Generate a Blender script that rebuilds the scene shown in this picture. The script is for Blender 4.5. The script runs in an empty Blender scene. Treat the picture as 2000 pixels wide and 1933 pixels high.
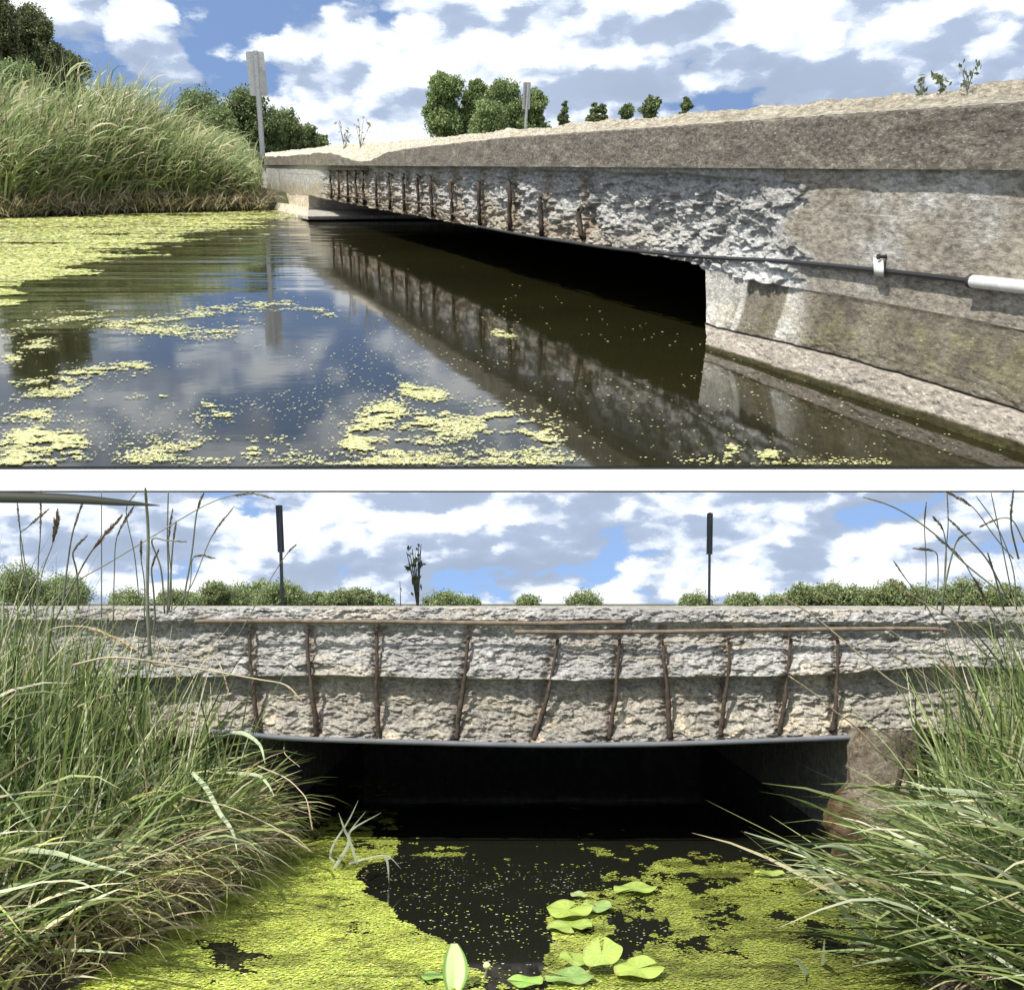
import bpy, math, random
import numpy as np
from mathutils import Matrix, Vector
R = math.radians
sc = bpy.context.scene
COL = sc.collection
rng = np.random.default_rng(7)
random.seed(7)

# ------------------------------------------------------------------ camera
W_, H_ = 1024, 989
F_ = 1200.0            # focal length in pixels
HY = 603.0             # eye-level row of the lower place
HC = 1.07              # eye above the lower pond
HA = 1.4               # eye above the upper pond
TH = math.atan((HY - 163.0) / F_)   # the upper place stands tilted by this much
cam = bpy.data.cameras.new('camera')
cam.sensor_fit = 'HORIZONTAL'; cam.sensor_width = 36.0
cam.lens = 36.0 * F_ / W_
cam.shift_y = (HY - H_ / 2) / W_
cam.clip_start = 0.05; cam.clip_end = 2000
camo = bpy.data.objects.new('camera', cam); COL.objects.link(camo)
camo.location = (0, 0, HC); camo.rotation_euler = (R(90), 0, 0)
sc.camera = camo

# ------------------------------------------------------------------ sun, sky
S = Vector((-0.40, -0.50, 0.77)).normalized()
sun = bpy.data.lights.new('sun', 'SUN'); sun.energy = 4.4; sun.angle = R(0.6); sun.color = (1, .95, .86)
suno = bpy.data.objects.new('sun', sun); COL.objects.link(suno)
suno.rotation_euler = S.to_track_quat('Z', 'Y').to_euler()
sc.view_settings.view_transform = 'Standard'; sc.view_settings.look = 'None'
sc.view_settings.gamma = 1; sc.view_settings.exposure = 0.34
sc.view_settings.use_curve_mapping = False

def world():
    w = bpy.data.worlds.new('World'); sc.world = w; w.use_nodes = True
    nt = w.node_tree; N = nt.nodes; L = nt.links; N.clear()
    def nd(t, **k):
        n = N.new(t)
        for a, b in k.items(): setattr(n, a, b)
        return n
    def math_(op, a, b=None, clamp=False):
        n = nd('ShaderNodeMath', operation=op); n.use_clamp = clamp
        for i, v in enumerate((a, b)):
            if v is None: continue
            if isinstance(v, (int, float)): n.inputs[i].default_value = v
            else: L.new(v, n.inputs[i])
        return n.outputs[0]
    tc = nd('ShaderNodeTexCoord')
    sep = nd('ShaderNodeSeparateXYZ'); L.new(tc.outputs['Generated'], sep.inputs[0])
    comb = nd('ShaderNodeCombineXYZ')
    L.new(sep.outputs[0], comb.inputs[0]); L.new(sep.outputs[1], comb.inputs[1])
    zc = math_('MAXIMUM', math_('ADD', math_('ABSOLUTE', sep.outputs[2]), .42), .05)
    L.new(zc, comb.inputs[2])
    nv = nd('ShaderNodeVectorMath', operation='NORMALIZE'); L.new(comb.outputs[0], nv.inputs[0])
    sky = nd('ShaderNodeTexSky', sky_type='NISHITA'); sky.sun_disc = False
    sky.sun_elevation = math.asin(S.z); sky.sun_rotation = math.atan2(S.x, S.y)
    sky.air_density = 1.0; sky.dust_density = .3; sky.ozone_density = 2.2
    L.new(nv.outputs[0], sky.inputs[0])
    hs = nd('ShaderNodeHueSaturation'); hs.inputs['Saturation'].default_value = .95; hs.inputs['Value'].default_value = 1.5
    L.new(sky.outputs[0], hs.inputs['Color'])
    bg1 = nd('ShaderNodeBackground'); bg1.inputs[1].default_value = 0.135
    L.new(hs.outputs[0], bg1.inputs[0])
    # clouds, laid over directions
    mp = nd('ShaderNodeMapping'); mp.vector_type = 'POINT'
    mp.inputs['Location'].default_value = CLOUD_OFF
    mp.inputs['Scale'].default_value = (1, 1, 2.1)
    L.new(tc.outputs['Generated'], mp.inputs[0])
    wn = nd('ShaderNodeTexNoise'); wn.inputs['Scale'].default_value = 22; wn.inputs['Detail'].default_value = 7; wn.inputs['Roughness'].default_value = .68
    L.new(mp.outputs[0], wn.inputs['Vector'])
    def cloud(vec):
        # big banks, cauliflower heads on them, torn edges
        n = nd('ShaderNodeTexNoise', noise_dimensions='3D')
        n.inputs['Scale'].default_value = 5.0; n.inputs['Detail'].default_value = 3
        n.inputs['Roughness'].default_value = .5; n.inputs['Distortion'].default_value = .3
        L.new(vec, n.inputs['Vector'])
        wv = nd('ShaderNodeVectorMath', operation='MULTIPLY_ADD'); L.new(wn.outputs['Color'], wv.inputs[0]); wv.inputs[1].default_value = (.045,) * 3; L.new(vec, wv.inputs[2])
        out = math_('MULTIPLY', n.outputs[0], 1.0)
        for sc_, am in ((9.0, .28), (21.0, .18), (48.0, .11)):
            v = nd('ShaderNodeTexVoronoi', voronoi_dimensions='3D', feature='F1')
            v.inputs['Scale'].default_value = sc_
            L.new(wv.outputs[0], v.inputs['Vector'])
            out = math_('ADD', out, math_('MULTIPLY', math_('SUBTRACT', .62, v.outputs['Distance']), am))
        return out
    base = cloud(mp.outputs[0])
    ad = nd('ShaderNodeVectorMath', operation='ADD'); L.new(mp.outputs[0], ad.inputs[0])
    ad.inputs[1].default_value = (-.012, -.0, .036)
    up = cloud(ad.outputs[0])
    cover = nd('ShaderNodeMapRange'); cover.interpolation_type = 'SMOOTHERSTEP'
    L.new(base, cover.inputs[0]); cover.inputs[1].default_value = .375; cover.inputs[2].default_value = .455
    # thick where the density above is larger than here
    sh = math_('SUBTRACT', base, up)
    lit = nd('ShaderNodeMapRange'); L.new(sh, lit.inputs[0]); lit.interpolation_type = 'SMOOTHSTEP'
    lit.inputs[1].default_value = -.13; lit.inputs[2].default_value = .13
    big = nd('ShaderNodeTexNoise'); big.inputs['Scale'].default_value = 5; big.inputs['Detail'].default_value = 5
    L.new(mp.outputs[0], big.inputs['Vector'])
    bm_ = nd('ShaderNodeMapRange'); L.new(big.outputs[0], bm_.inputs[0]); bm_.inputs[1].default_value = .38; bm_.inputs[2].default_value = .62
    l2 = math_('ADD', math_('MULTIPLY', lit.outputs[0], .85), math_('MULTIPLY', bm_.outputs[0], .30), True)
    ramp = nd('ShaderNodeValToRGB'); L.new(l2, ramp.inputs[0])
    e = ramp.color_ramp.elements
    e[0].position = 0; e[0].color = (.33, .40, .53, 1)
    e[1].position = 1; e[1].color = (.98, 1.0, 1.0, 1)
    m = e.new(.38); m.color = (.40, .48, .63, 1)
    m = e.new(.68); m.color = (.72, .79, .90, 1)
    bg2 = nd('ShaderNodeBackground'); bg2.inputs[1].default_value = .98
    L.new(ramp.outputs[0], bg2.inputs[0])
    mix = nd('ShaderNodeMixShader'); L.new(cover.outputs[0], mix.inputs[0])
    L.new(bg1.outputs[0], mix.inputs[1]); L.new(bg2.outputs[0], mix.inputs[2])
    out = nd('ShaderNodeOutputWorld'); L.new(mix.outputs[0], out.inputs[0])
CLOUD_OFF = (3.1, 1.7, .4)
world()

# ------------------------------------------------------------------ frames and unprojection (coordinates as read off the photograph, 1960 wide)
K = W_ / 1960.0
C = np.array((0, 0, HC))
MB = Matrix.Identity(4)
MA = Matrix.Translation((0, 0, HC)) @ Matrix.Rotation(TH, 4, 'X') @ Matrix.Translation((0, 0, -HA))
CA = np.array((0, 0, HA))
ct, st = math.cos(TH), math.sin(TH)
def ray(px, py):
    px = np.asarray(px, float); py = np.asarray(py, float)
    a = (px * K - W_ / 2) / F_; b = (HY - py * K) / F_
    return np.stack(np.broadcast_arrays(a, 1.0, b), -1)
def rayA(px, py):
    d = ray(px, py)
    return np.stack([d[..., 0], d[..., 1] * ct + d[..., 2] * st, -d[..., 1] * st + d[..., 2] * ct], -1)
def gA(px, py, z=0.0):       # on the level of the upper pond
    d = rayA(px, py); t = (z - HA) / d[..., 2]
    return CA + d * t[..., None]
def gB(px, py, z=0.0):
    d = ray(px, py); t = (z - HC) / d[..., 2]
    return C + d * t[..., None]
def dA(px, py, Y):           # at a distance Y
    d = rayA(px, py); return CA + d * (Y / d[..., 1])[..., None]
def dB(px, py, Y):
    d = ray(px, py); return C + d * (Y / d[..., 1])[..., None]
def pxA(P):
    P = np.asarray(P, float) - CA
    x, y, z = P[..., 0], P[..., 1] * ct - P[..., 2] * st, P[..., 1] * st + P[..., 2] * ct
    return (x / y * F_ + W_ / 2) / K, (HY - z / y * F_) / K
def pxB(P):
    P = np.asarray(P, float) - C
    return (P[..., 0] / P[..., 1] * F_ + W_ / 2) / K, (HY - P[..., 2] / P[..., 1] * F_) / K

# the face plane of the upper bridge
_p, _q = gA(590, 411), gA(1350, 653)
DIR = (_q - _p) / np.linalg.norm(_q - _p); DIR[2] = 0; DIR /= np.linalg.norm(DIR)   # towards the near end
NRM = np.array((DIR[1], -DIR[0], 0.0))
if NRM @ (CA - _p) < 0: NRM = -NRM
P0A = _q
def fA(px, py, off=0.0):
    d = rayA(px, py)
    o = P0A + NRM * np.asarray(off)[..., None] if np.ndim(off) else P0A + NRM * off
    t = ((o - CA) * NRM).sum(-1) / (d * NRM).sum(-1)
    return CA + d * t[..., None]

# ------------------------------------------------------------------ noise
def _h(ix, iy, iz, s):
    n = (ix * 374761393 + iy * 668265263 + iz * 2147483647 + s * 1274126177) & 0xffffffff
    n = ((n ^ (n >> 13)) * 1274126177) & 0xffffffff
    n = n ^ (n >> 16)
    return (n & 0xffff) / 65535.0
def vnoise(x, y, z=0.0, s=0):
    x, y, z = np.broadcast_arrays(np.asarray(x, float), np.asarray(y, float), np.asarray(z, float))
    xi, yi, zi = np.floor(x).astype(np.int64), np.floor(y).astype(np.int64), np.floor(z).astype(np.int64)
    xf, yf, zf = x - xi, y - yi, z - zi
    u, v, w = [f * f * (3 - 2 * f) for f in (xf, yf, zf)]
    r = 0
    for a in (0, 1):
        for b in (0, 1):
            for c in (0, 1):
                r = r + _h(xi + a, yi + b, zi + c, s) * (u if a else 1 - u) * (v if b else 1 - v) * (w if c else 1 - w)
    return r
def fbm(x, y, z=0.0, o=5, s=0, g=.5):
    r = 0; a = 1; t = 0
    for i in range(o):
        f = 2.03 ** i
        r = r + a * vnoise(np.asarray(x) * f + 17.3 * i, np.asarray(y) * f + 5.1 * i, np.asarray(z) * f, s + i); t += a; a *= g
    return r / t
def ridged(x, y, z=0.0, o=5, s=0, g=.55):
    r = 0; a = 1; t = 0
    for i in range(o):
        f = 2.07 ** i
        n = vnoise(np.asarray(x) * f + 7.3 * i, np.asarray(y) * f + 3.1 * i, np.asarray(z) * f, s + 11 * i)
        r = r + a * (1 - np.abs(2 * n - 1)); t += a; a *= g
    return r / t
def chips(x, y, s=0):
    """broken facets: every cell has its own height and slope"""
    x = np.asarray(x, float); y = np.asarray(y, float)
    xi, yi = np.floor(x).astype(np.int64), np.floor(y).astype(np.int64)
    best = np.full(x.shape, 9.0); out = np.zeros(x.shape)
    for a in (-1, 0, 1):
        for b in (-1, 0, 1):
            cx, cy = xi + a, yi + b
            px = cx + _h(cx, cy, 0, s); py = cy + _h(cx, cy, 1, s); d = (x - px) ** 2 + (y - py) ** 2
            h = _h(cx, cy, 2, s) - .5 + (x - px) * (_h(cx, cy, 3, s) - .5) * 1.1 + (y - py) * (_h(cx, cy, 4, s) - .65) * 1.4
            k = d < best; best = np.where(k, d, best); out = np.where(k, h, out)
    return out
def sstep(a, b, x):
    t = np.clip((x - a) / (b - a), 0, 1); return t * t * (3 - 2 * t)

# ------------------------------------------------------------------ mesh and object helpers
def mesh_np(name, V, F, col=None, smooth=False):
    """F: list of integer arrays (n,k)"""
    me = bpy.data.meshes.new(name)
    V = np.asarray(V, np.float32).reshape(-1, 3)
    if not isinstance(F, (list, tuple)): F = [F]
    F = [np.asarray(f, np.int32) for f in F if len(f)]
    lt = np.concatenate([np.full(len(f), f.shape[1], np.int32) for f in F])
    ls = np.concatenate([[0], np.cumsum(lt)[:-1]]).astype(np.int32)
    lv = np.concatenate([f.ravel() for f in F])
    me.vertices.add(len(V)); me.vertices.foreach_set('co', V.ravel())
    me.loops.add(len(lv)); me.loops.foreach_set('vertex_index', lv)
    me.polygons.add(len(lt)); me.polygons.foreach_set('loop_start', ls); me.polygons.foreach_set('loop_total', lt)
    if smooth: me.polygons.foreach_set('use_smooth', np.ones(len(lt), bool))
    if col is not None:
        a = me.color_attributes.new('Col', 'FLOAT_COLOR', 'POINT')
        c = np.ones((len(V), 4), np.float32); c[:, :3] = col
        a.data.foreach_set('color', c.ravel())
    me.update(calc_edges=True); me.validate()
    return me
def link(name, me, mat, parent=None, M=None, loc=None):
    o = bpy.data.objects.new(name, me); COL.objects.link(o)
    if mat is not None and me is not None: me.materials.append(mat)
    if parent is not None: o.parent = parent
    if M is not None:
        o.matrix_world = M @ Matrix.Translation(loc) if loc is not None else M.copy()
    return o
def tag(o, label=None, cat=None, group=None, kind=None):
    if label: o['label'] = label
    if cat: o['category'] = cat
    if group: o['group'] = group
    if kind: o['kind'] = kind
    return o
def thing(name, label, cat, M, loc, group=None):
    o = bpy.data.objects.new(name, None); COL.objects.link(o)
    o.matrix_world = M @ Matrix.Translation([float(v) for v in loc]); o.empty_display_size = .1
    return tag(o, label, cat, group)
def grid_faces(nu, nv, flip=False):
    i = np.arange(nu * nv).reshape(nu, nv)
    a, b, c, d = i[:-1, :-1].ravel(), i[1:, :-1].ravel(), i[1:, 1:].ravel(), i[:-1, 1:].ravel()
    return np.stack([a, d, c, b] if flip else [a, b, c, d], 1)
def grid_mesh(name, P, smooth=True, col=None, flip=False):
    nu, nv = P.shape[:2]
    return mesh_np(name, P.reshape(-1, 3), grid_faces(nu, nv, flip), None if col is None else col.reshape(-1, 3), smooth)
class MBd:
    def __init__(s): s.v = []; s.f = []; s.n = 0
    def add(s, V, F):
        s.v.append(np.asarray(V, float).reshape(-1, 3))
        for f in F: s.f.append([i + s.n for i in f])
        s.n += len(s.v[-1]); return s
    def box(s, lo, hi, bev=0):
        x0, y0, z0 = lo; x1, y1, z1 = hi
        V = [(x, y, z) for z in (z0, z1) for (x, y) in ((x0, y0), (x1, y0), (x1, y1), (x0, y1))]
        return s.add(V, [(3, 2, 1, 0), (4, 5, 6, 7), (0, 1, 5, 4), (1, 2, 6, 5), (2, 3, 7, 6), (3, 0, 4, 7)])
    def tube(s, pts, r, n=8, cap=True):
        pts = np.asarray(pts, float); m = len(pts); r = np.broadcast_to(np.asarray(r, float), (m,))
        T = np.gradient(pts, axis=0); T /= np.linalg.norm(T, axis=1)[:, None] + 1e-9
        ref = np.array((0.1, .2, 1.0)) if abs(T[0][2]) < .9 else np.array((1.0, .1, 0))
        V = []
        for k in range(m):
            a = np.cross(T[k], ref); a /= np.linalg.norm(a) + 1e-9; b = np.cross(T[k], a)
            for j in range(n):
                t = 2 * math.pi * j / n
                V.append(pts[k] + r[k] * (a * math.cos(t) + b * math.sin(t)))
        F = [(k * n + j, k * n + (j + 1) % n, (k + 1) * n + (j + 1) % n, (k + 1) * n + j) for k in range(m - 1) for j in range(n)]
        if cap: F += [tuple(range(n))[::-1], tuple((m - 1) * n + j for j in range(n))]
        return s.add(V, F)
    def mesh(s, name, smooth=False):
        me = bpy.data.meshes.new(name)
        me.from_pydata([tuple(v) for v in np.concatenate(s.v)], [], s.f)
        if smooth: me.polygons.foreach_set('use_smooth', np.ones(len(me.polygons), bool))
        me.update(); return me
def spline(pts, n):
    pts = np.asarray(pts, float); m = len(pts)
    P = np.vstack([2 * pts[0] - pts[1], pts, 2 * pts[-1] - pts[-2]])
    out = []
    for t in np.linspace(0, m - 1 - 1e-6, n):
        i = int(t); u = t - i; p0, p1, p2, p3 = P[i], P[i + 1], P[i + 2], P[i + 3]
        out.append(.5 * (2 * p1 + (p2 - p0) * u + (2 * p0 - 5 * p1 + 4 * p2 - p3) * u * u + (3 * p1 - p0 - 3 * p2 + p3) * u ** 3))
    return np.array(out)

# ------------------------------------------------------------------ materials
class Mat:
    def __init__(s, name):
        s.m = bpy.data.materials.new(name); s.m.use_nodes = True
        s.nt = s.m.node_tree; s.N = s.nt.nodes; s.L = s.nt.links
        s.b = s.N['Principled BSDF']; s.out = s.N['Material Output']
        s.tc = s.N.new('ShaderNodeTexCoord')
    def set(s, **k):
        for a, v in k.items(): s.b.inputs[a.replace('_', ' ')].default_value = v
        return s
    def noise(s, scale, detail=5, rough=.55, stretch=(1, 1, 1), dist=0, loc=(0, 0, 0)):
        mp = s.N.new('ShaderNodeMapping'); mp.inputs['Scale'].default_value = stretch; mp.inputs['Location'].default_value = loc
        if getattr(s, 'rot', None) is not None:
            m0 = s.N.new('ShaderNodeMapping'); m0.inputs['Rotation'].default_value = (0, 0, s.rot); s.L.new(s.tc.outputs['Object'], m0.inputs[0])
            s.L.new(m0.outputs[0], mp.inputs[0]); mp.inputs['Scale'].default_value = (.36, 1, 1)
        else: s.L.new(s.tc.outputs['Object'], mp.inputs[0])
        n = s.N.new('ShaderNodeTexNoise'); n.inputs['Scale'].default_value = scale
        n.inputs['Detail'].default_value = detail; n.inputs['Roughness'].default_value = rough; n.inputs['Distortion'].default_value = dist
        s.L.new(mp.outputs[0], n.inputs['Vector']); return n.outputs[0]
    def ramp(s, v, stops):
        r = s.N.new('ShaderNodeValToRGB'); e = r.color_ramp.elements
        while len(e) > 1: e.remove(e[0])
        e[0].position = stops[0][0]; e[0].color = (*stops[0][1], 1)
        for p, c in stops[1:]: q = e.new(p); q.color = (*c, 1)
        s.L.new(v, r.inputs[0]); return r.outputs[0]
    def mix(s, f, a, b, mode='MIX'):
        n = s.N.new('ShaderNodeMix'); n.data_type = 'RGBA'; n.blend_type = mode
        for i, v in ((0, f), (6, a), (7, b)):
            if isinstance(v, (int, float)): n.inputs[i].default_value = v
            elif isinstance(v, tuple): n.inputs[i].default_value = (*v, 1)
            else: s.L.new(v, n.inputs[i])
        return n.outputs[2]
    def fac(s, v, a, b):
        n = s.N.new('ShaderNodeMapRange'); n.interpolation_type = 'SMOOTHSTEP'; s.L.new(v, n.inputs[0])
        n.inputs[1].default_value = a; n.inputs[2].default_value = b; return n.outputs[0]
    def mul(s, a, b):
        n = s.N.new('ShaderNodeMath'); n.operation = 'MULTIPLY'
        for i, v in enumerate((a, b)):
            if isinstance(v, (int, float)): n.inputs[i].default_value = v
            else: s.L.new(v, n.inputs[i])
        return n.outputs[0]
    def attr(s, name='Col'):
        n = s.N.new('ShaderNodeAttribute'); n.attribute_name = name; return n
    def color(s, c):
        s.L.new(c, s.b.inputs['Base Color']); return s
    def bump(s, h, strength=.5, dist=.02, prev=None):
        n = s.N.new('ShaderNodeBump'); n.inputs['Strength'].default_value = strength; n.inputs['Distance'].default_value = dist
        s.L.new(h, n.inputs['Height'])
        if prev is not None: s.L.new(prev, n.inputs['Normal'])
        s.L.new(n.outputs[0], s.b.inputs['Normal']); return n.outputs[0]

def mat_leaf(name, spec=.3, trans=.35, tint=(1, 1, 1), rough=.5):
    """colour from the per-leaf attribute, with light through the leaf"""
    m = Mat(name); a = m.attr()
    c = m.mix(1.0, a.outputs[0], tint, 'MULTIPLY')
    m.color(c); m.set(Roughness=rough); m.b.inputs['Specular IOR Level'].default_value = spec
    t = m.N.new('ShaderNodeBsdfTranslucent'); m.L.new(c, t.inputs[0])
    mx = m.N.new('ShaderNodeMixShader'); mx.inputs[0].default_value = trans
    m.L.new(m.b.outputs[0], mx.inputs[1]); m.L.new(t.outputs[0], mx.inputs[2]); m.L.new(mx.outputs[0], m.out.inputs[0])
    return m.m
def mat_concrete(name, stops, scale=6, fine=40, bump=.5, dist=.02, grain=.35, attr=False, rot=None):
    m = Mat(name); m.rot = rot
    a = m.noise(scale, 10, .72)
    c = m.ramp(a, stops)
    b = m.noise(fine, 6, .7)
    c = m.mix(m.fac(b, .52, .7), c, m.mix(1.0, c, (.62, .58, .52), 'MULTIPLY'))
    c = m.mix(m.fac(m.noise(fine * 1.7, 4, .6, loc=(3, 2, 1)), .56, .72), c, m.mix(.45, c, (.85, .83, .78)))
    c = m.mix(grain, c, m.ramp(m.noise(fine * .8, 5, .75, loc=(7, 1, 4)), [(.38, (.30, .28, .25)), (.5, (1, 1, 1)), (.62, (1.7, 1.68, 1.6))]), 'MULTIPLY')
    if attr: c = m.mix(1.0, c, m.attr().outputs[0], 'MULTIPLY')
    m.color(c); m.set(Roughness=.92); m.b.inputs['Specular IOR Level'].default_value = .2
    h = m.noise(fine, 8, .7); n1 = m.bump(h, bump, dist)
    m.bump(m.noise(fine * 4, 4, .7), bump * .7, dist * .25, n1)
    return m.m
def mat_plain(name, c, rough=.6, metal=0, var=.25, scale=15):
    m = Mat(name); n = m.noise(scale, 5, .6)
    d = tuple(v * (1 - var) for v in c); e = tuple(min(1, v * (1 + var)) for v in c)
    m.color(m.ramp(n, [(.3, d), (.7, e)])); m.set(Roughness=rough, Metallic=metal); m.bump(n, .2, .003); return m.m

M = {}
M['leaf'] = mat_leaf('leaf_mat')
M['reed'] = mat_leaf('reed_mat', .25, .35)
M['tree'] = mat_leaf('tree_leaf_mat', .2, .3)
M['weed'] = mat_leaf('duckweed_mat', .25, .1, rough=.45)
M['pad'] = mat_leaf('lily_pad_mat', .4, .15, rough=.35)
M['bark'] = mat_plain('bark_mat', (.16, .12, .09), .9, 0, .4, 12)
M['rust'] = mat_plain('rust_mat', (.062, .045, .034), .9, 0, .5, 30)
M['rust_tan'] = mat_plain('pale_rust_mat', (.19, .145, .105), .9, 0, .4, 30)
M['alu'] = mat_plain('sign_metal_mat', (.42, .43, .43), .45, .3, .12, 6)
M['post'] = mat_plain('post_metal_mat', (.40, .41, .42), .45, .5, .2, 12)
M['post_dark'] = mat_plain('dark_post_mat', (.30, .33, .37), .5, .4, .2, 12)
M['cable'] = mat_plain('cable_mat', (.018, .018, .02), .35, 0, .2, 30)
M['pipe'] = mat_plain('grey_pipe_mat', (.16, .17, .19), .22, 0, .15, 9)
M['pvc'] = mat_plain('white_pipe_mat', (.66, .66, .63), .4, 0, .16, 9)
M['slab'] = mat_plain('white_slab_mat', (.96, .96, .96), .6, 0, .01, 3)
M['trim'] = mat_plain('dark_trim_mat', (.03, .03, .03), .6, 0, .1, 10)
M['tan_head'] = mat_plain('seed_mat', (.30, .23, .14), .9, 0, .3, 60)
M['stem'] = mat_plain('stem_mat', (.20, .21, .15), .7, 0, .3, 20)
M['stem_dry'] = mat_plain('dry_stem_mat', (.42, .36, .24), .7, 0, .2, 20)

def mat_water(name, base, ripple, scale, stretch, strength):
    m = Mat(name); m.set(Roughness=.045, IOR=1.235)
    n = m.noise(.35, 4, .6)
    m.color(m.ramp(n, [(.3, tuple(v * .75 for v in base)), (.7, tuple(v * 1.2 for v in base))]))
    m.b.inputs['Specular IOR Level'].default_value = .5
    w1 = m.noise(scale, 3, .5, stretch=stretch)
    mask = m.fac(m.noise(.12, 2, .5, loc=(4, 1, 0)), .40, .62)
    n1 = m.bump(m.mul(w1, mask), strength, ripple)
    m.bump(m.noise(scale * 4, 3, .6, stretch=stretch), strength * .25, ripple * .2, n1)
    return m
# ================================================================== UPPER PLACE
Y0A = float(gA(980, 892)[1])         # the near edge of the upper pond
PB = gA(980, 892)
def upper_slab():
    """slab added under the upper place as white divider; front edge bevelled to catch sun"""
    r2 = rayA(980, 941)
    yl = Y0A - .10; zl = HA + r2[2] * (yl / r2[1])
    x = 34.0
    t = thing('divider_slab', 'white divider between the upper and lower views, added as a slab edge', 'slab', MA, (0, Y0A, 0))
    b = MBd(); y1 = 86 - Y0A
    V = [(-x, .0, -.004), (-x, yl - Y0A, zl), (-x, 1.0, zl - .2), (-x, 5.0, zl - 1.1), (-x, y1, zl - 1.4), (-x, y1, -.7), (-x, 5.0, -.6), (-x, 1.2, -.14), (-x, .03, -.03)]
    n = len(V); V2 = [(-v[0], v[1], v[2]) for v in V]
    b.add(V + V2, [tuple(range(n)), tuple(range(2 * n - 1, n - 1, -1))] + [(i, i + n, (i + 1) % n + n, (i + 1) % n) for i in range(n)])
    link('slab_body', b.mesh('slab_body'), M['slab'], t)
    for f, nm in ((.03, 'divider_line'), (.97, 'divider_line')):
        p = np.array((0, (yl - Y0A) * f, -.004 + (zl + .004) * f)); q = MBd()
        q.box((-x, p[1] - .008, p[2] - .003), (x, p[1] + .001, p[2] + .004)); link(nm, q.mesh(nm), M['trim'], t)
upper_slab()

SHX = np.array([-300, 15, 100, 200, 300, 440, 520, 600]); SHY = np.array([420, 417, 413, 409, 407, 404, 402, 400])
_sh = gA(SHX, SHY)
def shoreA(x): return np.interp(x, _sh[:, 0], _sh[:, 1])
def behind(x, y):      # metres behind the face of the upper bridge
    return -((x - P0A[0]) * NRM[0] + (y - P0A[1]) * NRM[1])
def groundA():
    xs = np.linspace(-60, 60, 161); ys = np.concatenate([np.linspace(Y0A + .05, 60, 160), np.linspace(61, 85, 20)])
    X, Y = np.meshgrid(xs, ys, indexing='ij')
    land = np.maximum(sstep(0, 2.5, Y - shoreA(X)) * (behind(X, Y) < 12) , sstep(10.5, 14, behind(X, Y)))
    land = np.maximum(land, sstep(0, 2.5, Y - shoreA(X)))
    Z = -.10 - .25 * sstep(8, 14, Y) + (.53 + .25 * sstep(8, 14, Y)) * land + .12 * fbm(X * .3, Y * .3) * land
    me = grid_mesh('ground', np.stack([X, Y, Z], -1), True)
    m = Mat('ground_mat'); n = m.noise(1.2, 8, .65)
    m.color(m.ramp(n, [(.3, (.03, .035, .015)), (.5, (.07, .075, .03)), (.7, (.13, .11, .06))])); m.set(Roughness=.95)
    M['ground'] = m.m
    tag(link('ground', me, m.m, None, MA), kind='structure')
groundA()
def waterA():
    xs = np.concatenate([[-34], np.linspace(-30, 30, 161), [34]]); ys = np.concatenate([np.linspace(Y0A, 12, 60), np.linspace(12.2, 52, 160)])
    X, Y = np.meshgrid(xs, ys, indexing='ij')
    # a boat-wake like ring pattern from the left edge
    c = gA(-500, 250 + 350); d = np.hypot(X + 7.5, (Y - 24.0) * .9)
    me = grid_mesh('water', np.stack([X, Y, 0 * X], -1), True)
    m = mat_water('pond_water_mat', (.017, .016, .006), .006, 2.2, (1.0, 1.0, 1), .2)
    # parallel ripple fronts crossing the pond on the left
    N, L = m.N, m.L
    mp = N.new('ShaderNodeMapping'); mp.inputs['Rotation'].default_value = (0, 0, R(-16)); mp.inputs['Scale'].default_value = (.14, 1, 1)
    L.new(m.tc.outputs['Object'], mp.inputs[0])
    wv = N.new('ShaderNodeTexNoise'); wv.inputs['Scale'].default_value = .95; wv.inputs['Detail'].default_value = 2
    L.new(mp.outputs[0], wv.inputs['Vector'])
    sp = N.new('ShaderNodeSeparateXYZ'); L.new(m.tc.outputs['Object'], sp.inputs[0])
    fx = m.fac(sp.outputs[1], 7.0, 16.0)
    last = m.b.inputs['Normal'].links[0].from_socket
    m.bump(m.mul(m.mul(wv.outputs[0], fx), m.fac(sp.outputs[0], -1.5, -6.0)), .45, .12, last)
    tag(link('water', me, m.m, None, MA), kind='structure')
waterA()

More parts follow.
